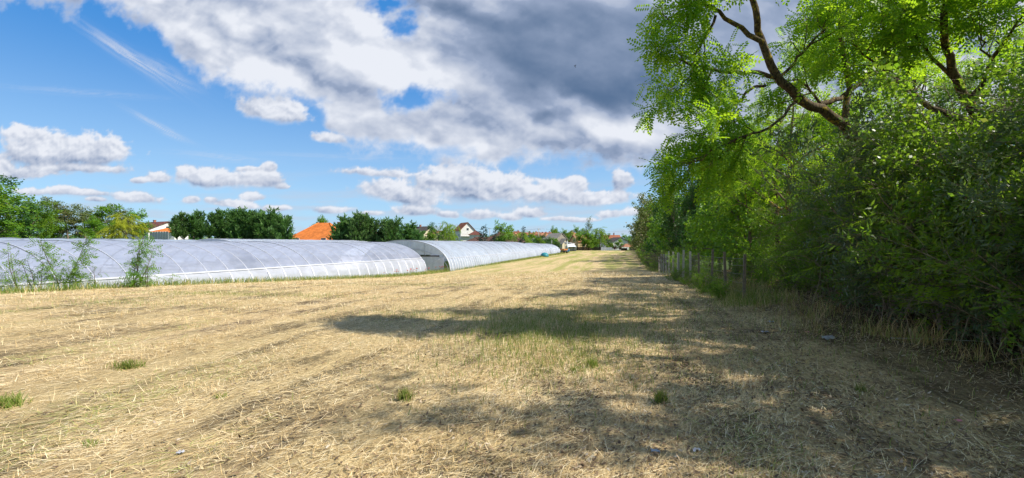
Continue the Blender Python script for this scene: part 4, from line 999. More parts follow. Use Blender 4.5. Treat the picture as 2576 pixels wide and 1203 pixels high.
gtree(BRD, 'leafy_tree', 1575, 596, 262, 6.0, 'green tree behind the terracotta shed', 'tree', None, 1.3)
gtree(BRD, 'leafy_tree', 1446, 617, 216, 6.2, 'umbrella-shaped small tree beside the white tent', 'tree', None, 1.7)
RED = Plant.__new__(Plant)
sk = Skel(451); P_ = sk.path((0, 0, -.05), (0, 0, 1), 2.1, 4, .02, 0); sk.tube(P_, np.linspace(.06, .02, 5), 6)
for k in range(420):
    d = unit(sk.r.normal(0, 1, 3)); sk.A.append(np.array([0, 0, 2.2]) + d * 1.3 * sk.r.uniform(.6, 1.0)); sk.D.append(d)
RED = Plant('trunk', 'crown', sk, CLU, .34, M_redleaf, M_bark_g, 452)
gtree(RED, 'round_tree', 1546, 621, 214, 3.6, 'clipped round dark red tree next to the metal gate', 'tree'); gtree(RED, 'round_tree', 1560, 622, 214, 3.6, 'clipped round dark red tree next to the terracotta shed', 'tree')
# far woods that close the horizon
sk = Skel(461)
for k in range(5200):
    a = sk.r.uniform(-1.15, 1.15); R_ = sk.r.uniform(420, 900); x, y = R_ * math.sin(a), R_ * math.cos(a)
    hgt = 7 + 5 * float(fbm(np.array([a * 14]), np.array([.3]), 4, .6, 77)[0]); sk.A.append(np.array([x, y, float(gz0(x, y)) + sk.r.uniform(-.5, 1) * hgt * R_ / 700])); sk.D.append(unit(sk.r.normal(0, 1, 3)))
V, Fq, tone = place(CLU, sk.A, sk.D, 6.5, 5)
tag(link_mesh('far_wood', np_mesh('far_wood', V, Fq, tone=tone), M_dark), 'distant belt of trees along the horizon', 'wood', kind='stuff')

# ------------------------------------------------------------ houses
M_w = {k: simple('render_' + k, c, .85, .06, 2, .2, dirt=d) for k, c, d in [('white', (.78, .77, .73), (.6, .58, .53)), ('cream', (.66, .58, .42), None), ('grey', (.50, .50, .50), None), ('ochre', (.58, .42, .24), None)]}
def roofmat(name, col):
    m_, t, o = mat_new(name); g = t.n.new('ShaderNodeTexCoord').outputs['Object']
    s_ = t.sep(g); w1 = t.m('SINE', t.m('MULTIPLY', s_[2], 24.0)); w2 = t.m('SINE', t.m('MULTIPLY', t.m('ADD', s_[0], s_[1]), 22.0))
    n1 = t.noise(g, 1.4, 6, .65); c = t.mix(t.ramp(n1, .3, .7), tuple(x * .72 for x in col), tuple(min(1, x * 1.15) for x in col))
    c = t.mix(t.m('MULTIPLY', t.ramp(w1, .55, 1.0), .30), c, tuple(x * .45 for x in col))
    b = princ(t, c, .8, .2); t.l.new(bump(t, t.m('ADD', w1, t.m('MULTIPLY', w2, .5)), .4, .05), b.inputs['Normal']); t.l.new(b.outputs[0], o.inputs[0]); return m_
M_r = {k: roofmat('tiles_' + k, c) for k, c in [('orange', (.66, .20, .045)), ('red', (.33, .12, .065)), ('brown', (.115, .062, .045)), ('maroon', (.17, .065, .05)), ('slate', (.10, .085, .08)), ('terra', (.38, .18, .10)), ('tin', (.34, .31, .27))]}
M_glass = simple('window_glass', (.03, .04, .05), .08, .1, 3, .8); M_frame = simple('window_frame', (.75, .75, .73), .5); M_dframe = simple('brown_frame', (.16, .08, .04), .6)
M_brick = simple('chimney_brick', (.36, .15, .09), .9, .3, 12); M_planks = simple('weathered_planks', (.30, .27, .22), .9, .35, 5)
def house(name, px_, Y, ridge, eave, w, d, rot, wall, roof, label, kind='gable', over=.45, wins=2, chim=None, base=None, cat='house', gable=None, parts=None, group=None, axis='x'):
    """ridge/eave: heights in the picture; w along local x (ridge direction), d across; rot in degrees"""
    x = (px_ - CX) / F * Y; zr = EYE + (HY - ridge) / F * Y; ze = EYE + (HY - eave) / F * Y; zb = float(gz0(x, Y)) - .1 if base is None else base
    o = empty(name, (x, Y, zb), math.radians(rot)); h = ze - zb; r = zr - zb
    b = MB()
    if kind == 'gable':
        prof = [(-d / 2, 0), (d / 2, 0), (d / 2, h), (0, r - .12), (-d / 2, h)]
        V = [(-w / 2, p[0], p[1]) for p in prof] + [(w / 2, p[0], p[1]) for p in prof]; n = 5
        b.add(V, [tuple(range(n)), tuple(range(2 * n - 1, n - 1, -1))] + [(i_, i_ + n, (i_ + 1) % n + n, (i_ + 1) % n) for i_ in range(n)])
    else: b.box((0, 0, h / 2), (w, d, h))
    wl = b.build('wall', wall, o)
    f = MB(); ww, dd = w / 2 + over, d / 2 + over; sl = (r - h) / (d / 2); e = h - over * sl + .02; tk = .16
    if kind == 'gable':
        for s_ in (-1, 1):
            P_ = [(-ww, s_ * dd, e), (ww, s_ * dd, e), (ww, 0, r), (-ww, 0, r)]
            f.add(P_ + [(a, b_, c_ + tk) for a, b_, c_ in P_], [(0, 1, 2, 3), (7, 6, 5, 4), (0, 4, 5, 1), (1, 5, 6, 2), (3, 2, 6, 7), (0, 3, 7, 4)])
    else:
        rl = max(0, w / 2 - d / 2 * .9) if kind == 'hip' else 0
        P_ = [(-ww, -dd, e), (ww, -dd, e), (ww, dd, e), (-ww, dd, e), (-rl, 0, r + tk), (rl, 0, r + tk)]
        if rl > 0: f.add(P_, [(0, 1, 5, 4), (2, 3, 4, 5), (1, 2, 5), (3, 0, 4), (3, 2, 1, 0)])
        else: f.add(P_[:5], [(0, 1, 4), (1, 2, 4), (2, 3, 4), (3, 0, 4), (3, 2, 1, 0)])
        # ridge tiles
        for a_, b_ in ((0, 4), (1, 5 if rl > 0 else 4), (2, 5 if rl > 0 else 4), (3, 4)): f.tube([P_[a_], P_[b_]], .10, 5)
    rf = f.build('roof', roof, o)
    if chim:
        for cx_, cy_, ch in chim:
            c = MB(); zc = r - abs(cy_) * sl; c.box((cx_, cy_, zc + ch / 2 - .4), (.55, .5, ch + .8)); c.box((cx_, cy_, zc + ch + .03), (.72, .66, .12)); c.build('chimney', M_brick, rf)
    if wins:
        for s_ in (-1, 1):
            for i_ in range(wins):
                xx = -w / 2 + w * (i_ + .5) / wins; q = MB(); q.box((xx, s_ * (d / 2 + .01), h * .55), (1.1, .10, 1.2)); fr = q.build('window', M_frame, o)
                q = MB(); q.box((xx, s_ * (d / 2 + .03), h * .55), (.94, .09, 1.04)); q.build('pane', M_glass, fr)
        if kind == 'gable' and r - h > 1.2:
            for s_ in (-1, 1):
                q = MB(); q.box((s_ * (w / 2 + .01), 0, h + .3), (.10, 1.1, 1.1)); fr = q.build('window', M_frame, o); q = MB(); q.box((s_ * (w / 2 + .03), 0, h + .3), (.09, .9, .9)); q.build('pane', M_glass, fr)
    return tag(o, label, cat, group), wl, rf
house('brown_house', 396, 128, 559.5, 578, 11, 9, -28, M_w['white'], M_r['maroon'], 'house with maroon tiled roof and white gable right of the yellow willow', chim=[(-1.5, 0, .6)])
h_, wl, rf = house('low_house', 428, 120, 576, 584, 6, 5, 0, M_w['white'], M_r['orange'], 'low orange roof between the maroon house and the cypress row', 'hip', wins=1)
# solar panel on the maroon roof is a part of it
house('orange_house', 815, 100, 562.5, 606, 12.0, 10.5, -8, M_w['cream'], M_r['orange'], 'house under a large bright orange hipped tile roof between the cypress rows', 'hip', chim=[(3.0, 1.0, 1.0)])
house('grey_roof_house', 1062, 165, 571, 589, 9.5, 8, -38, M_w['cream'], M_r['slate'], 'cream house with dark grey gabled roof right of the second cypress row', chim=[(-1, 0, .7)])
house('small_house', 1100, 124, 582, 590, 4, 4, -50, M_w['cream'], M_r['terra'], 'small cream gable left of the lime willow', wins=0)
h_, wl, rf = house('balcony_house', 1168, 205, 561, 579, 8.0, 6.6, -62, M_w['white'], M_r['red'], 'two storey white house with red roof, chimney and balcony behind the lime willow', chim=[(-3.2, 1.5, 1.2)])
b = MB(); b.box((4.5, 0, 2.4), (1.2, 6.0, .15)); bal = b.build('balcony', M_w['grey'], h_); b = MB()
for k in range(15): b.box((5.05, -2.9 + k * .414, 2.9), (.04, .04, .9))
b.box((5.05, 0, 3.38), (.07, 6.0, .06)); b.build('railing', M_dframe, bal)
house('red_garage', 1197, 190, 582, 590, 5, 5, 0, M_w['white'], M_r['maroon'], 'low red-roofed building between the balcony house and the conifer', 'hip', wins=1)
h_, wl, rf = house('brown_bungalow', 1268, 146, 585.5, 607, 12.5, 11.5, -8, M_w['ochre'], M_r['brown'], 'bungalow with a big dark brown hipped roof behind the polytunnels', 'hip', chim=[(-1.6, -.4, .5)])
house('brown_annex', 1212, 152, 597, 606, 8.5, 6.0, -4, M_w['ochre'], M_r['brown'], 'long low brown roof joined to the left of the big hipped one', 'hip', wins=0)
house('red_house', 1292, 165, 586, 596, 6, 6, -30, M_w['cream'], M_r['terra'], 'terracotta roof peeking over the right slope of the big brown roof', 'hip')
reds = [(1328, 583, 586, 590, 'red'), (1338, 250, 588, 592, 'terra'), (1346, 290, 586, 590, 'red'), (1360, 262, 588, 592, 'terra'), (1369, 240, 588, 594, 'terra'), (1378, 285, 586, 590, 'red'), (1300, 300, 583, 588, 'red'), (1386, 330, 586, 590, 'terra'), (1352, 350, 585, 589, 'terra')]
for i, (px_, Y, r_, e_, k_) in enumerate(reds):
    if Y > 500: Y = 240; r_ = 586; e_ = 591
    house('village_house', px_, Y, r_ - .5, e_ + .5, 9.5, 7.5, [10, -30, 40, -15, 25][i % 5], M_w[['white', 'cream'][i % 2]], M_r[k_], 'distant red-roofed village house, %s in the row left of the barn' % ORD[i], ['hip', 'gable'][i % 2], group='distant red-roofed houses', chim=[(1, 0, .8)], wins=2)
h_, wl, rf = house('barn', 1398, 226, 587.5, 602, 9.0, 7.4, -52, M_planks, M_r['tin'], 'old barn with weathered plank gable and sagging grey roof', wins=0, over=.3, cat='barn')
house('barn_annex', 1412, 222, 601, 613, 6.0, 4.5, -52, M_w['cream'], M_r['tin'], 'pale low annex sloping down from the barn roof', wins=1, cat='shed', over=.5)
house('pyramid_house', 1438, 280, 582.5, 592, 8.5, 8.5, 20, M_w['white'], M_r['terra'], 'house with a pointed pyramid roof behind the bean-pole frame', 'pyr', chim=[(0.2, 0, .8)])
house('brown_gable_house', 1459, 232, 592, 608, 8, 7, 30, M_w['ochre'], M_r['terra'], 'brown roofed house half hidden left of the tall thin tree', wins=1)
house('chimney_house', 1536, 262, 592, 602, 10, 8, 10, M_w['white'], M_r['red'], 'red-roofed house with white chimney right of the willow', 'gable', chim=[(2, 0, 1.3)])
house('dark_roof_house', 1552, 240, 598, 609, 9, 9, -78, M_w['white'], M_r['slate'], 'white gabled house with dark roof behind the metal gate', over=.6)
# open shed with a terracotta roof
x, y, z = onground(1588, 205); sh_ = empty('open_shed', (x, y, float(gz0(x, y)) - .05), math.radians(4)); f = MB(); zt = EYE + (HY - 613) / F * 205 - z; ze = zt - 1.5
P_ = [(-4.4, -2.4, ze), (4.4, -2.4, ze), (4.4, 2.4, ze), (-4.4, 2.4, ze), (-2.6, 0, zt), (2.6, 0, zt)]
f.add(P_, [(0, 1, 5, 4), (2, 3, 4, 5), (1, 2, 5), (3, 0, 4), (3, 2, 1, 0)]); f.build('roof', M_r['terra'], sh_)
for a in (-4, -1.3, 1.3, 4):
    for b_ in (-2, 2): q = MB(); q.box((a, b_, ze / 2), (.16, .16, ze)); q.build('post', M_wood, sh_)
q = MB(); q.box((-2.6, 1.9, ze * .35), (2.6, .08, ze * .7)); q.build('side_board', simple('green_board', (.05, .12, .06), .7), sh_); q = MB(); q.box((1.2, 1.9, ze * .4), (2.2, .08, ze * .7)); q.build('side_board', simple('pale_board', (.45, .5, .5), .7), sh_)
tag(sh_, 'open shed on dark posts with a terracotta roof at the right end of the field', 'shed')

# ------------------------------------------------------------ fences, posts, yard things
M_conc = simple('old_concrete', (.50, .48, .42), .9, .25, 14, .2, bumpk=.4); M_shade_post = simple('shaded_concrete', (.20, .17, .13), .9, .3, 12)  # nearer posts: concrete with shade painted in as a darker colour
M_wire = simple('wire', (.25, .25, .25), .5, .1, 10, .5, .6)
def post_mesh(h, w, seed):
    mb = MB(); r = random.Random(seed); lx, ly = r.uniform(-.05, .05), r.uniform(-.05, .05)
    V = []
    for z_, k in ((-.3, 1), (h * .5, .98), (h - .03, .95), (h, .8)):
        for sx, sy in ((-1, -1), (1, -1), (1, 1), (-1, 1)): V.append((sx * w / 2 * k + lx * z_ / h, sy * w / 2 * k + ly * z_ / h, z_))
    Fs = [(i * 4 + j, i * 4 + (j + 1) % 4, i * 4 + 4 + (j + 1) % 4, i * 4 + 4 + j) for i in range(3) for j in range(4)] + [(12, 13, 14, 15)]
    mb.add(V, Fs); return mb
fp = [(14.2, 3.15), (15.9, 3.0), (17.6, 2.85), (19.5, 2.7), (21.3, 2.6), (23.2, 2.5), (25.2, 2.45), (27.2, 2.4), (29.4, 2.35), (31.6, 2.35), (34, 2.35), (36.6, 2.35), (39.4, 2.35)]
tops = []
for i, (u, v) in enumerate(fp):
    x, y = xy(u, v); h = [1.32, 1.38, 1.45, 1.3, 1.36, 1.42][i % 6]
    o = post_mesh(h, .10 if i >= 4 else .075, i).build('fence_post', M_conc if i >= 4 else M_shade_post, None, (x, y, float(gz(x, y)))); o.rotation_euler = (0, 0, -TH + _r.uniform(-.2, .2))
    tag(o, '%s post from the camera in the fence along the tree belt, %s' % (ORD[i], 'pale concrete' if i >= 4 else 'concrete coloured dark for shade'), 'post', 'fence posts along the tree belt'); tops.append((x, y, float(gz(x, y)), h))
mb = MB()
for k in (.25, .5, .75, 1.0, 1.2):
    for a, b in zip(tops[:-1], tops[1:]): mb.tube([(a[0], a[1], a[2] + k), ((a[0] + b[0]) / 2, (a[1] + b[1]) / 2, (a[2] + b[2]) / 2 + k - .02), (b[0], b[1], b[2] + k)], .004, 3, cap=False)
for a, b in zip(tops[:-1], tops[1:]):
    n = 14
    for j in range(n):
        f = (j + .5) / n; x, y, z = [a[q] * (1 - f) + b[q] * f for q in range(3)]; mb.tube([(x, y, z + .05), (x, y, z + 1.18)], .0025, 3, cap=False)
tag(mb.build('wire_mesh', M_wire), 'thin wire mesh strung between the fence posts along the tree belt', 'wire fence')
# a fallen wire and bare twigs in front of the hedge
mb = MB(); q = [at(px_, py_, Y) for px_, py_, Y in ((2240, 915, 7.2), (2340, 932, 6.9), (2460, 941, 6.6), (2576, 944, 6.3), (2700, 930, 6.1))]; mb.tube([(a, b, max(c_, float(gz(a, b)) + .03)) for a, b, c_ in q], .006, 5)
tag(mb.build('loose_wire', simple('pale_wire', (.45, .44, .42), .5)), 'pale loose wire lying along the foot of the near hedge', 'wire')
rt = np.random.default_rng(71)
for i in range(16):
    x0, y0 = rt.uniform(6.0, 7.6), rt.uniform(3.6, 12.5); x0 += (y0 - 4) * .17; z0 = rt.uniform(.6, 3.2) if i % 3 else .02
    sk = Skel(700 + i); d = np.array([-1.0 + rt.normal(0, .3), rt.normal(0, .6), rt.uniform(.0, .9)])
    if not i % 3: z0 = float(gz(x0 - .4, y0)) ; x0 -= .4; d = np.array([rt.normal(0, .3), rt.normal(0, .3), 1.0])
    P_ = sk.path((x0 + .5 * (i % 3 > 0), y0, z0), d, rt.uniform(.9, 1.7), 7, .12, -.10 if i % 3 else -.02); sk.tube(P_, np.linspace(.009, .002, 8), 4)
    for k in range(2, 7):
        c = sk.path(P_[k], P_[k] - P_[k - 1] + sk.r.normal(0, .12, 3), .35, 3, .15, -.03); sk.tube(c, np.linspace(.004, .0012, 4), 3)
    me = np_mesh('dry_twig', np.vstack(sk.V) - P_[0], np.vstack(sk.F), smooth=True); o = link_mesh('dry_twig', me, MATS['pale_twig'], None, tuple(P_[0]))
    tag(o, 'bare pale arching twig sticking out of the near dark hedge', 'twig', 'bare twigs of the hedge')
# fresh locust sprays reaching out of the hedge
def spray(seed, rows, label, sz=.24):
    sk = Skel(seed)
    for pts in rows:
        P_ = np.array([at(*q_) for q_ in pts]); tt = np.linspace(0, 2, 7); Q = np.stack([np.interp(tt, [0, 1, 2], P_[:, k]) for k in range(3)], 1); sk.tube(Q, np.linspace(.008, .003, 7), 4)
        for k in range(1, 7):
            for s_ in (-1, 1): sk.A.append(Q[k]); sk.D.append(unit(np.array([-.8, s_ * .7, -.15 + sk.r.normal(0, .15)])))
    base = np.array(at(*rows[0][0])); o = empty('locust_spray', tuple(base)); link_mesh('branch', np_mesh('branch', np.vstack(sk.V) - base, np.vstack(sk.F), smooth=True), M_bark_g, o)
    V, Fq, tone = place(PIN7, np.array(sk.A) - base, sk.D, sz, seed + 2, 1.6, .2); link_mesh('foliage', np_mesh('foliage', V, Fq, tone=np.clip(tone + .35, 0, .9)), M_locust, o)
    tag(o, label, 'branch', 'locust sprays of the hedge')
spray(801, [((2440, 690, 6.4), (2330, 690, 6.0), (2215, 668, 5.7)), ((2420, 720, 6.3), (2350, 720, 6.0), (2290, 712, 5.8)), ((2470, 700, 6.3), (2400, 730, 6.0), (2370, 735, 5.9))], 'bright young locust spray standing out alone low in the dark hedge', .26)
spray(811, [((2340, 500, 8.2), (2240, 470, 7.6), (2150, 480, 7.2)), ((2340, 520, 8.2), (2230, 540, 7.5), (2140, 560, 7.2)), ((2330, 540, 8.2), (2250, 590, 7.6), (2180, 640, 7.3)), ((2350, 560, 8.0), (2280, 620, 7.6), (2230, 660, 7.4))], 'large drooping locust spray in the middle of the dark hedge')
spray(821, [((2250, 420, 9.0), (2150, 400, 8.4), (2070, 420, 8.0)), ((2250, 440, 9.0), (2150, 450, 8.4), (2060, 470, 8.1)), ((2240, 380, 9.0), (2170, 350, 8.4), (2090, 345, 8.1))], 'locust spray high in the hedge below the leaning trunk')
spray(831, [((2620, 590, 5.6), (2560, 600, 5.3), (2500, 590, 5.1)), ((2620, 720, 5.6), (2570, 730, 5.3), (2520, 735, 5.1))], 'locust spray at the right edge of the picture')
spray(841, [((2130, 640, 9.8), (2060, 620, 9.2), (1990, 630, 8.9)), ((2130, 660, 9.8), (2060, 670, 9.2), (2010, 690, 8.9))], 'small locust spray near the far end of the dark hedge')
# white panel fence at left
a, b = at(366, 600, 112), at(436, 600, 108)
g = empty('panel_fence', ((a[0] + b[0]) / 2, (a[1] + b[1]) / 2, float(gz0((a[0] + b[0]) / 2, 110))), math.atan2(b[1] - a[1], b[0] - a[0])); L_ = 7.0; zt = EYE + (HY - 583) / F * 110 - g.location[2]
for k in range(7):
    q = MB(); q.box((-L_ / 2 + (k + .5), 0, zt / 2), (.92, .05, zt)); q.build('panel', M_w['grey'], g); q = MB(); q.box((-L_ / 2 + k, -.03, zt / 2), (.12, .12, zt + .05)); q.build('post', M_w['white'], g)
tag(g, 'pale concrete panel fence right of the yellow willow', 'fence')
# dark board fence and metal gate at the field end
def bfence(name, p0, p1, Y0, Y1, top, mat, label, nb, pm=None):
    a = onground(p0, Y0); b = onground(p1, Y1); L_ = math.hypot(b[0] - a[0], b[1] - a[1]); z = min(a[2], b[2]) - .1; h = EYE + (HY - top) / F * Y0 - z
    g = empty(name, (a[0], a[1], z), math.atan2(b[1] - a[1], b[0] - a[0])); m = MB()
    for k in range(nb): w_ = L_ / nb; m.box(((k + .5) * w_, 0, h / 2 + _r.uniform(-.05, .03)), (w_ * .93, .03, h))
    m.build('boards', mat, g); n = max(2, int(L_ / 2.5))
    for k in range(n + 1): q = MB(); q.box((L_ * k / n, .08, h / 2), (.1, .1, h + .08)); q.build('post', pm or M_wood, g)
    return tag(g, label, 'fence')
bfence('board_fence', 1450, 1512, 214, 211, 621.5, M_wood, 'dark board fence across the end of the field', 40)
bfence('metal_gate', 1512, 1539, 208, 210, 622.5, simple('zinc_sheet', (.42, .46, .52), .45, .12, 2, .5, .5), 'pale grey sheet metal gate at the end of the field', 5, M_steel)
bfence('low_fence', 1539, 1566, 211, 212, 628, simple('pale_rail', (.5, .48, .45), .7), 'low pale fence under the round dark red trees', 12)
# utility pole with wires
def pole(px_, Y, top, label, r=.14):
    x, y, z = onground(px_, Y); zt = EYE + (HY - top) / F * Y; o = empty('utility_pole', (x, y, z)); h = zt - z
    q = MB(); q.tube([(0, 0, 0), (0, 0, h)], [r, r * .7], 7); q.build('mast', M_conc, o); q = MB(); q.box((0, 0, h - .35), (1.8, .12, .12)); arm = q.build('crossarm', M_wood, o)
    for k in (-.8, 0, .8): q = MB(); q.tube([(k, 0, h - .3), (k, 0, h - .05)], .06, 6); q.build('insulator', M_w['white'], arm)
    tag(o, label, 'utility pole', 'utility poles of the village'); return np.array([x, y, zt - .1])
pA = pole(1355, 214, 575, 'tall concrete utility pole left of the barn', .22); pB = pole(1232, 230, 574, 'thin utility pole above the brown roofs', .16); pC = pole(1108, 205, 561, 'thin utility pole at the left of the lime willow', .12); pD = pole(1600, 300, 580, 'utility pole half hidden behind the flowering trees')
for i, (a, b) in enumerate(((pC, pB), (pB, pA), (pA, pD))):
    q = MB(); 
    for dx_ in (-.8, .8):
        f = np.linspace(0, 1, 14)[:, None]; P_ = a * (1 - f) + b * f; P_[:, 2] -= 4 * .9 * (f * (1 - f))[:, 0]; P_[:, 0] += dx_ * .2; P_[:, 2] += dx_ * .12; q.tube(P_, .02, 3, cap=False)
    tag(q.build('power_line', M_wire), ['overhead wires above the lime willow', 'overhead wires above the big brown roof', 'overhead wires above the barn and the tall thin tree'][i], 'wire')
x, y, z = onground(1388, 176); q = MB(); q.tube([(0, 0, 0), (.02, 0, 4.9)], [.06, .04], 6); tag(q.build('white_pole', M_whitebar, None, (x, y, z)), 'thin white pole at the end of the furthest polytunnel', 'pole')
for (px_, top, lab) in [(1422, 597, 'leaning wooden pole beside the barn'), (1446, 594, 'wooden pole behind the small umbrella-shaped tree')]:
    x, y, z = onground(px_, 205); q = MB(); q.tube([(0, 0, 0), (.25, 0, EYE + (HY - top) / F * 205 - z)], [.10, .06], 6); tag(q.build('wooden_pole', M_planks, None, (x, y, z)), lab, 'pole')
# pergola frame of poles
x, y, z = onground(1432, 206); g = empty('pole_frame', (x, y, z), .2); 
for a in (-2.2, 0, 2.2):
    q = MB(); q.tube([(a, 0, 0), (a, 0, 3.6 - a * .15)], .06, 5); q.build('upright', M_planks, g)
for k in range(4): q = MB(); q.tube([(-2.6, -.2 * k, 3.9 - .12 * k), (2.6, -.2 * k, 3.2 - .12 * k)], .05, 5); q.build('rafter', M_whitebar, g)
tag(g, 'sloping frame of thin poles between the barn and the field end', 'frame')
# yard clutter at the end of the far tunnel
M_blue = simple('blue_plastic', (.05, .22, .42), .4); M_teal = simple('teal_tarp', (.03, .22, .27), .5, .15, 3); M_orange = simple('orange_paint', (.55, .20, .05), .6, .3, 5); M_tarp = simple('white_tarp', (.72, .76, .80), .5, .1, 2); M_black = simple('black_rubber', (.02, .02, .02), .8)
x, y, z = onground(1418.5, 165); g = empty('cart', (x, y, z), .5)
q = MB(); q.box((0, 0, 1.15), (1.7, 2.4, .08)); [q.box((s_ * .85, 0, 1.4), (.06, 2.4, .5)) for s_ in (-1, 1)]; [q.box((0, s_ * 1.2, 1.4), (1.7, .06, .5)) for s_ in (-1, 1)]; q.build('box', M_orange, g)
q = MB(); q.box((0, 0, .85), (.9, 2.2, .3)); q.build('chassis', M_wood, g)
for a, b in ((-.8, -.75), (.8, -.75), (-.8, .75), (.8, .75)): q = MB(); q.tube([(a - .09, b, .4), (a + .09, b, .4)], .4, 14); w_ = q.build('wheel', M_black, g); q = MB(); q.tube([(a - .1, b, .4), (a + .1, b, .4)], .16, 10); q.build('rim', M_orange, w_)
tag(g, 'small orange farm cart at the end of the furthest polytunnel', 'cart')
def lathe(prof, n=16):
    m = MB(); V = [(r_ * math.cos(2 * math.pi * j / n), r_ * math.sin(2 * math.pi * j / n), z_) for r_, z_ in prof for j in range(n)]
    return m.add(V, [(i * n + j, i * n + (j + 1) % n, (i + 1) * n + (j + 1) % n, (i + 1) * n + j) for i in range(len(prof) - 1) for j in range(n)] + [tuple(range(n))[::-1], tuple((len(prof) - 1) * n + j for j in range(n))], True)
for i, (px_, Y, mt, lab) in enumerate([(1422.5, 178, M_blue, 'blue barrel right behind the orange cart'), (1426, 180, M_blue, 'second blue barrel, nearer the white umbrella'), (1430, 186, M_blue, 'blue barrel below the white tent')]):
    x, y, z = onground(px_, Y); o = lathe([(.26, 0), (.30, .05), (.31, .3), (.33, .33), (.31, .36), (.31, .62), (.33, .65), (.31, .68), (.29, .9), (.1, .93)]).build('barrel', mt, None, (x, y, z)); o.scale = (1.3, 1.3, 1.2); tag(o, lab, 'barrel', 'barrels in the yard')
x, y, z = onground(1367, 124); o = lathe([(1.15, 0), (1.12, .35), (.95, .75), (.65, 1.02), (.25, 1.15), (.04, 1.18)]).build('dome_tent', M_teal, None, (x + .3, y, z)); o.rotation_euler = (0, 0, .3); tag(o, 'dark teal dome cover standing beside the far polytunnels', 'dome')
x, y, z = onground(1427, 196); g = empty('garden_umbrella', (x, y, z)); q = MB(); q.tube([(0, 0, 0), (0, 0, 4.6)], .04, 6); q.build('pole', M_steel, g)
lathe([(.45, 1.2), (.36, 2.2), (.22, 3.4), (.06, 4.5)], 10).build('canopy', M_tarp, g); tag(g, 'closed white garden umbrella near the barn', 'umbrella')
x, y, z = onground(1436, 198); g = empty('party_tent', (x, y, z), .25); q = MB(); q.add([(-1.9, -1.6, 1.9), (1.9, -1.6, 1.9), (1.9, 1.6, 1.9), (-1.9, 1.6, 1.9), (-1.5, 0, 2.9), (1.5, 0, 2.9)], [(0, 1, 5, 4), (2, 3, 4, 5), (1, 2, 5), (3, 0, 4), (3, 2, 1, 0)]); q.build('roof', M_tarp, g)
q = MB(); q.box((0, 1.55, .95), (3.7, .03, 1.9)); q.box((-1.85, 0, .95), (.03, 3.1, 1.9)); q.box((1.85, 0, .95), (.03, 3.1, 1.9)); q.build('side_panel', M_tarp, g)
for a in (-1.85, 1.85): q = MB(); q.tube([(a, -1.6, 0), (a, -1.6, 1.9)], .04, 5); q.build('leg', M_steel, g)
tag(g, 'white party tent at the far left corner of the field', 'tent')
x, y, z = onground(1443, 202); q = MB()
q.add([(-1, -.8, 0), (1, -.8, 0), (1, .8, 0), (-1, .8, 0), (-.8, -.3, 1.3), (.7, -.4, 1.5), (.8, .4, 1.3), (-.7, .4, 1.2)], [(0, 1, 5, 4), (1, 2, 6, 5), (2, 3, 7, 6), (3, 0, 4, 7), (4, 5, 6, 7)]); tag(q.build('covered_heap', M_tarp, None, (x, y, z)), 'heap under a pale blue-white tarpaulin right of the tent', 'tarpaulin')
# parked cars behind the second cypress row
def car(px_, Y, rot, col, label, zoff=0.0):
    x, y = (px_ - CX) / F * Y, Y; z = float(gz0(x, y)); g = empty('parked_car', (x, y, z + zoff), math.radians(rot))
    pm = simple('car_paint_' + label.split()[0], col, .25, .05, 2, .6); body = [(-2.1, .35), (-2.15, .75), (-1.9, .95), (-1.25, 1.02), (-.7, 1.45), (.75, 1.48), (1.5, 1.05), (2.05, .95), (2.15, .6), (2.1, .35)]
    q = MB(); q.prism(body, -.84, .84); bd = q.build('body', pm, g); bv = bd.modifiers.new('b', 'BEVEL'); bv.width = .06; bv.segments = 2
    q = MB(); q.prism([(-1.12, 1.03), (-.66, 1.38), (.7, 1.41), (1.32, 1.06)], -.855, .855); q.build('window', M_glass, g)
    for a in (-1.3, 1.35):
        for b in (-.78, .78): q = MB(); q.tube([(a, b - .1, .33), (a, b + .1, .33)], .33, 14); w_ = q.build('wheel', M_black, g); q = MB(); q.tube([(a, b - .11, .33), (a, b + .11, .33)], .19, 10); q.build('rim', M_steel, w_)
    for b in (-.6, .6): q = MB(); q.box((-2.12, b, .72), (.08, .3, .12)); q.build('headlight', M_frame, g)
    tag(g, label, 'car', 'cars parked by the cypress row')
car(1098, 118, 15, (.012, .016, .03), 'black parked car between the cypress row and the lime willow'); car(1118, 122, 60, (.55, .57, .6), 'silver parked car at the foot of the lime willow'); car(1200, 116, 20, (.45, .55, .52), 'pale parked car in front of the low red-roofed building')
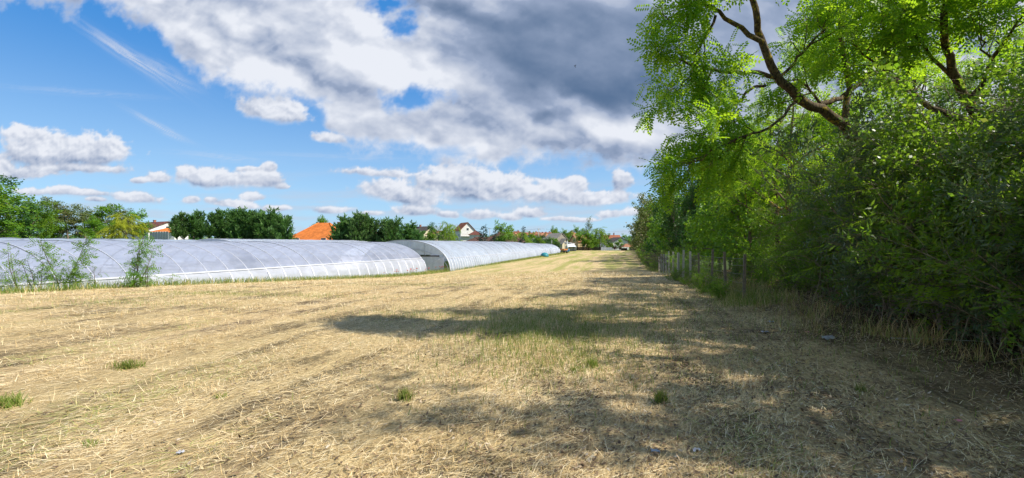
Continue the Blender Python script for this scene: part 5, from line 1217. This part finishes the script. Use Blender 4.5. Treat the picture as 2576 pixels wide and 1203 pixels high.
# tufts of green grass standing in the straw
def tuft(px_, py_, n, h, label, w=.16, seed=0):
    w *= .5; h *= .85; n = int(n * .8)
    # find the ground under that spot of the field
    Y = 3.0
    for _ in range(40): x = (px_ - CX) / F * Y; Y = F * (EYE - float(gz(x, Y))) / (py_ - HY)
    x = (px_ - CX) / F * Y; r = np.random.default_rng(seed); xx = x + r.normal(0, w, n); yy = Y + r.normal(0, w, n) * .8
    V, Fq = blades(xx, yy, r.uniform(.4, 1.1, n) * h, np.full(n, .0075), seed, .38, -.01); o0 = np.array([x, Y, float(gz(x, Y))])
    me = np_mesh('grass_tuft', V - o0, Fq, tone=np.repeat(r.beta(2, 2, n), 2)); tag(link_mesh('grass_tuft', me, M_grass, None, tuple(o0)), label, 'grass tuft', 'green grass tufts in the straw')
for i, (px_, py_, n, h, lab, w) in enumerate([(322, 926, 420, .15, 'wide green tuft alone in the bright straw at the left', .17), (18, 1022, 420, .17, 'green tuft at the left edge of the picture', .13), (1020, 1006, 240, .17, 'green tuft at the edge of the shade in the centre', .08), (1488, 926, 200, .20, 'upright bright tuft in the right middle of the field', .08), (1450, 936, 110, .13, 'smaller tuft just left of the upright bright one', .08), (1662, 1012, 240, .17, 'dark tuft standing in the shade at the right', .07),
        (2165, 985, 90, .14, 'small green sprout in the deep shade near the hedge', .06), (2305, 935, 60, .10, 'little sprout at the foot of the near hedge', .05), (228, 1122, 60, .09, 'tiny sprout low at the left', .07), (555, 1000, 60, .08, 'faint sprout in the bright straw', .08)]):
    tuft(px_, py_, n, h, lab, w, 900 + i)
# scraps of litter
M_paper = simple('torn_plastic', (.42, .43, .48), .5, .12, 20); M_pink = simple('pink_scrap', (.75, .28, .30), .6)
for i, (px_, py_, s_, mt, lab) in enumerate([(2085, 853, .20, M_paper, 'largest white plastic scrap by the hedge'), (1925, 838, .13, M_paper, 'white scrap at the edge of the hedge, furthest of three'), (1942, 812, .12, M_paper, 'pale scrap lying deeper under the hedge'), (1648, 1140, .075, M_paper, 'crumpled bluish scrap low in the shaded straw'), (1752, 1136, .06, M_paper, 'flat pale scrap right of the crumpled bluish one'), (455, 1142, .06, M_paper, 'tiny lilac scrap in the bright straw at the left'), (2412, 1062, .05, M_pink, 'small pink scrap in the shade at the right'), (2030, 838, .08, M_pink, 'pink wrapper beside the white scraps')]):
    Y = 4.0
    for _ in range(40): x = (px_ - CX) / F * Y; Y = F * (EYE - float(gz(x, Y))) / (py_ - HY)
    s_ *= .5; r = np.random.default_rng(950 + i); g = np.linspace(-1, 1, 6); GX, GY = np.meshgrid(g, g); Z = r.normal(0, .16, GX.shape) + .22
    V = np.stack([GX * s_ * (1 + r.normal(0, .12, GX.shape)), GY * s_ * .7 * (1 + r.normal(0, .12, GX.shape)), Z * s_ + .012], -1).reshape(-1, 3); q = np.arange(5)[:, None] * 6 + np.arange(5)[None]; Fq = np.stack([q, q + 1, q + 7, q + 6], -1).reshape(-1, 4)
    x = (px_ - CX) / F * Y; tag(link_mesh('plastic_scrap', np_mesh('plastic_scrap', V, Fq, smooth=True), mt, None, (x, Y, float(gz(x, Y)))), lab, 'litter', 'scraps of litter')
# a bird high over the field
q = MB(); q.add([(-.16, 0, 0), (-.05, .03, .02), (.05, .03, .02), (.2, 0, 0), (.05, -.03, -.02), (-.05, -.03, -.02)], [(0, 1, 2, 3, 4, 5), (5, 4, 3, 2, 1, 0)]); q.add([(0, .02, .01), (.06, .02, .01), (-.04, .2, .16), (-.1, .34, .10)], [(0, 1, 2, 3)]); q.add([(0, -.02, .01), (.06, -.02, .01), (-.04, -.2, .16), (-.1, -.34, .10)], [(0, 1, 2, 3)])
q.tube([(-.17, 0, 0), (-.05, 0, .01), (.08, 0, .01), (.2, 0, .02)], [.005, .035, .03, .012], 8)
o = q.build('bird', simple('dark_feathers', (.03, .03, .035), .7), None, at(1446, 167, 55)); o.rotation_euler = (.3, .9, .4); tag(o, 'small dark bird flying high against the grey cloud', 'bird')
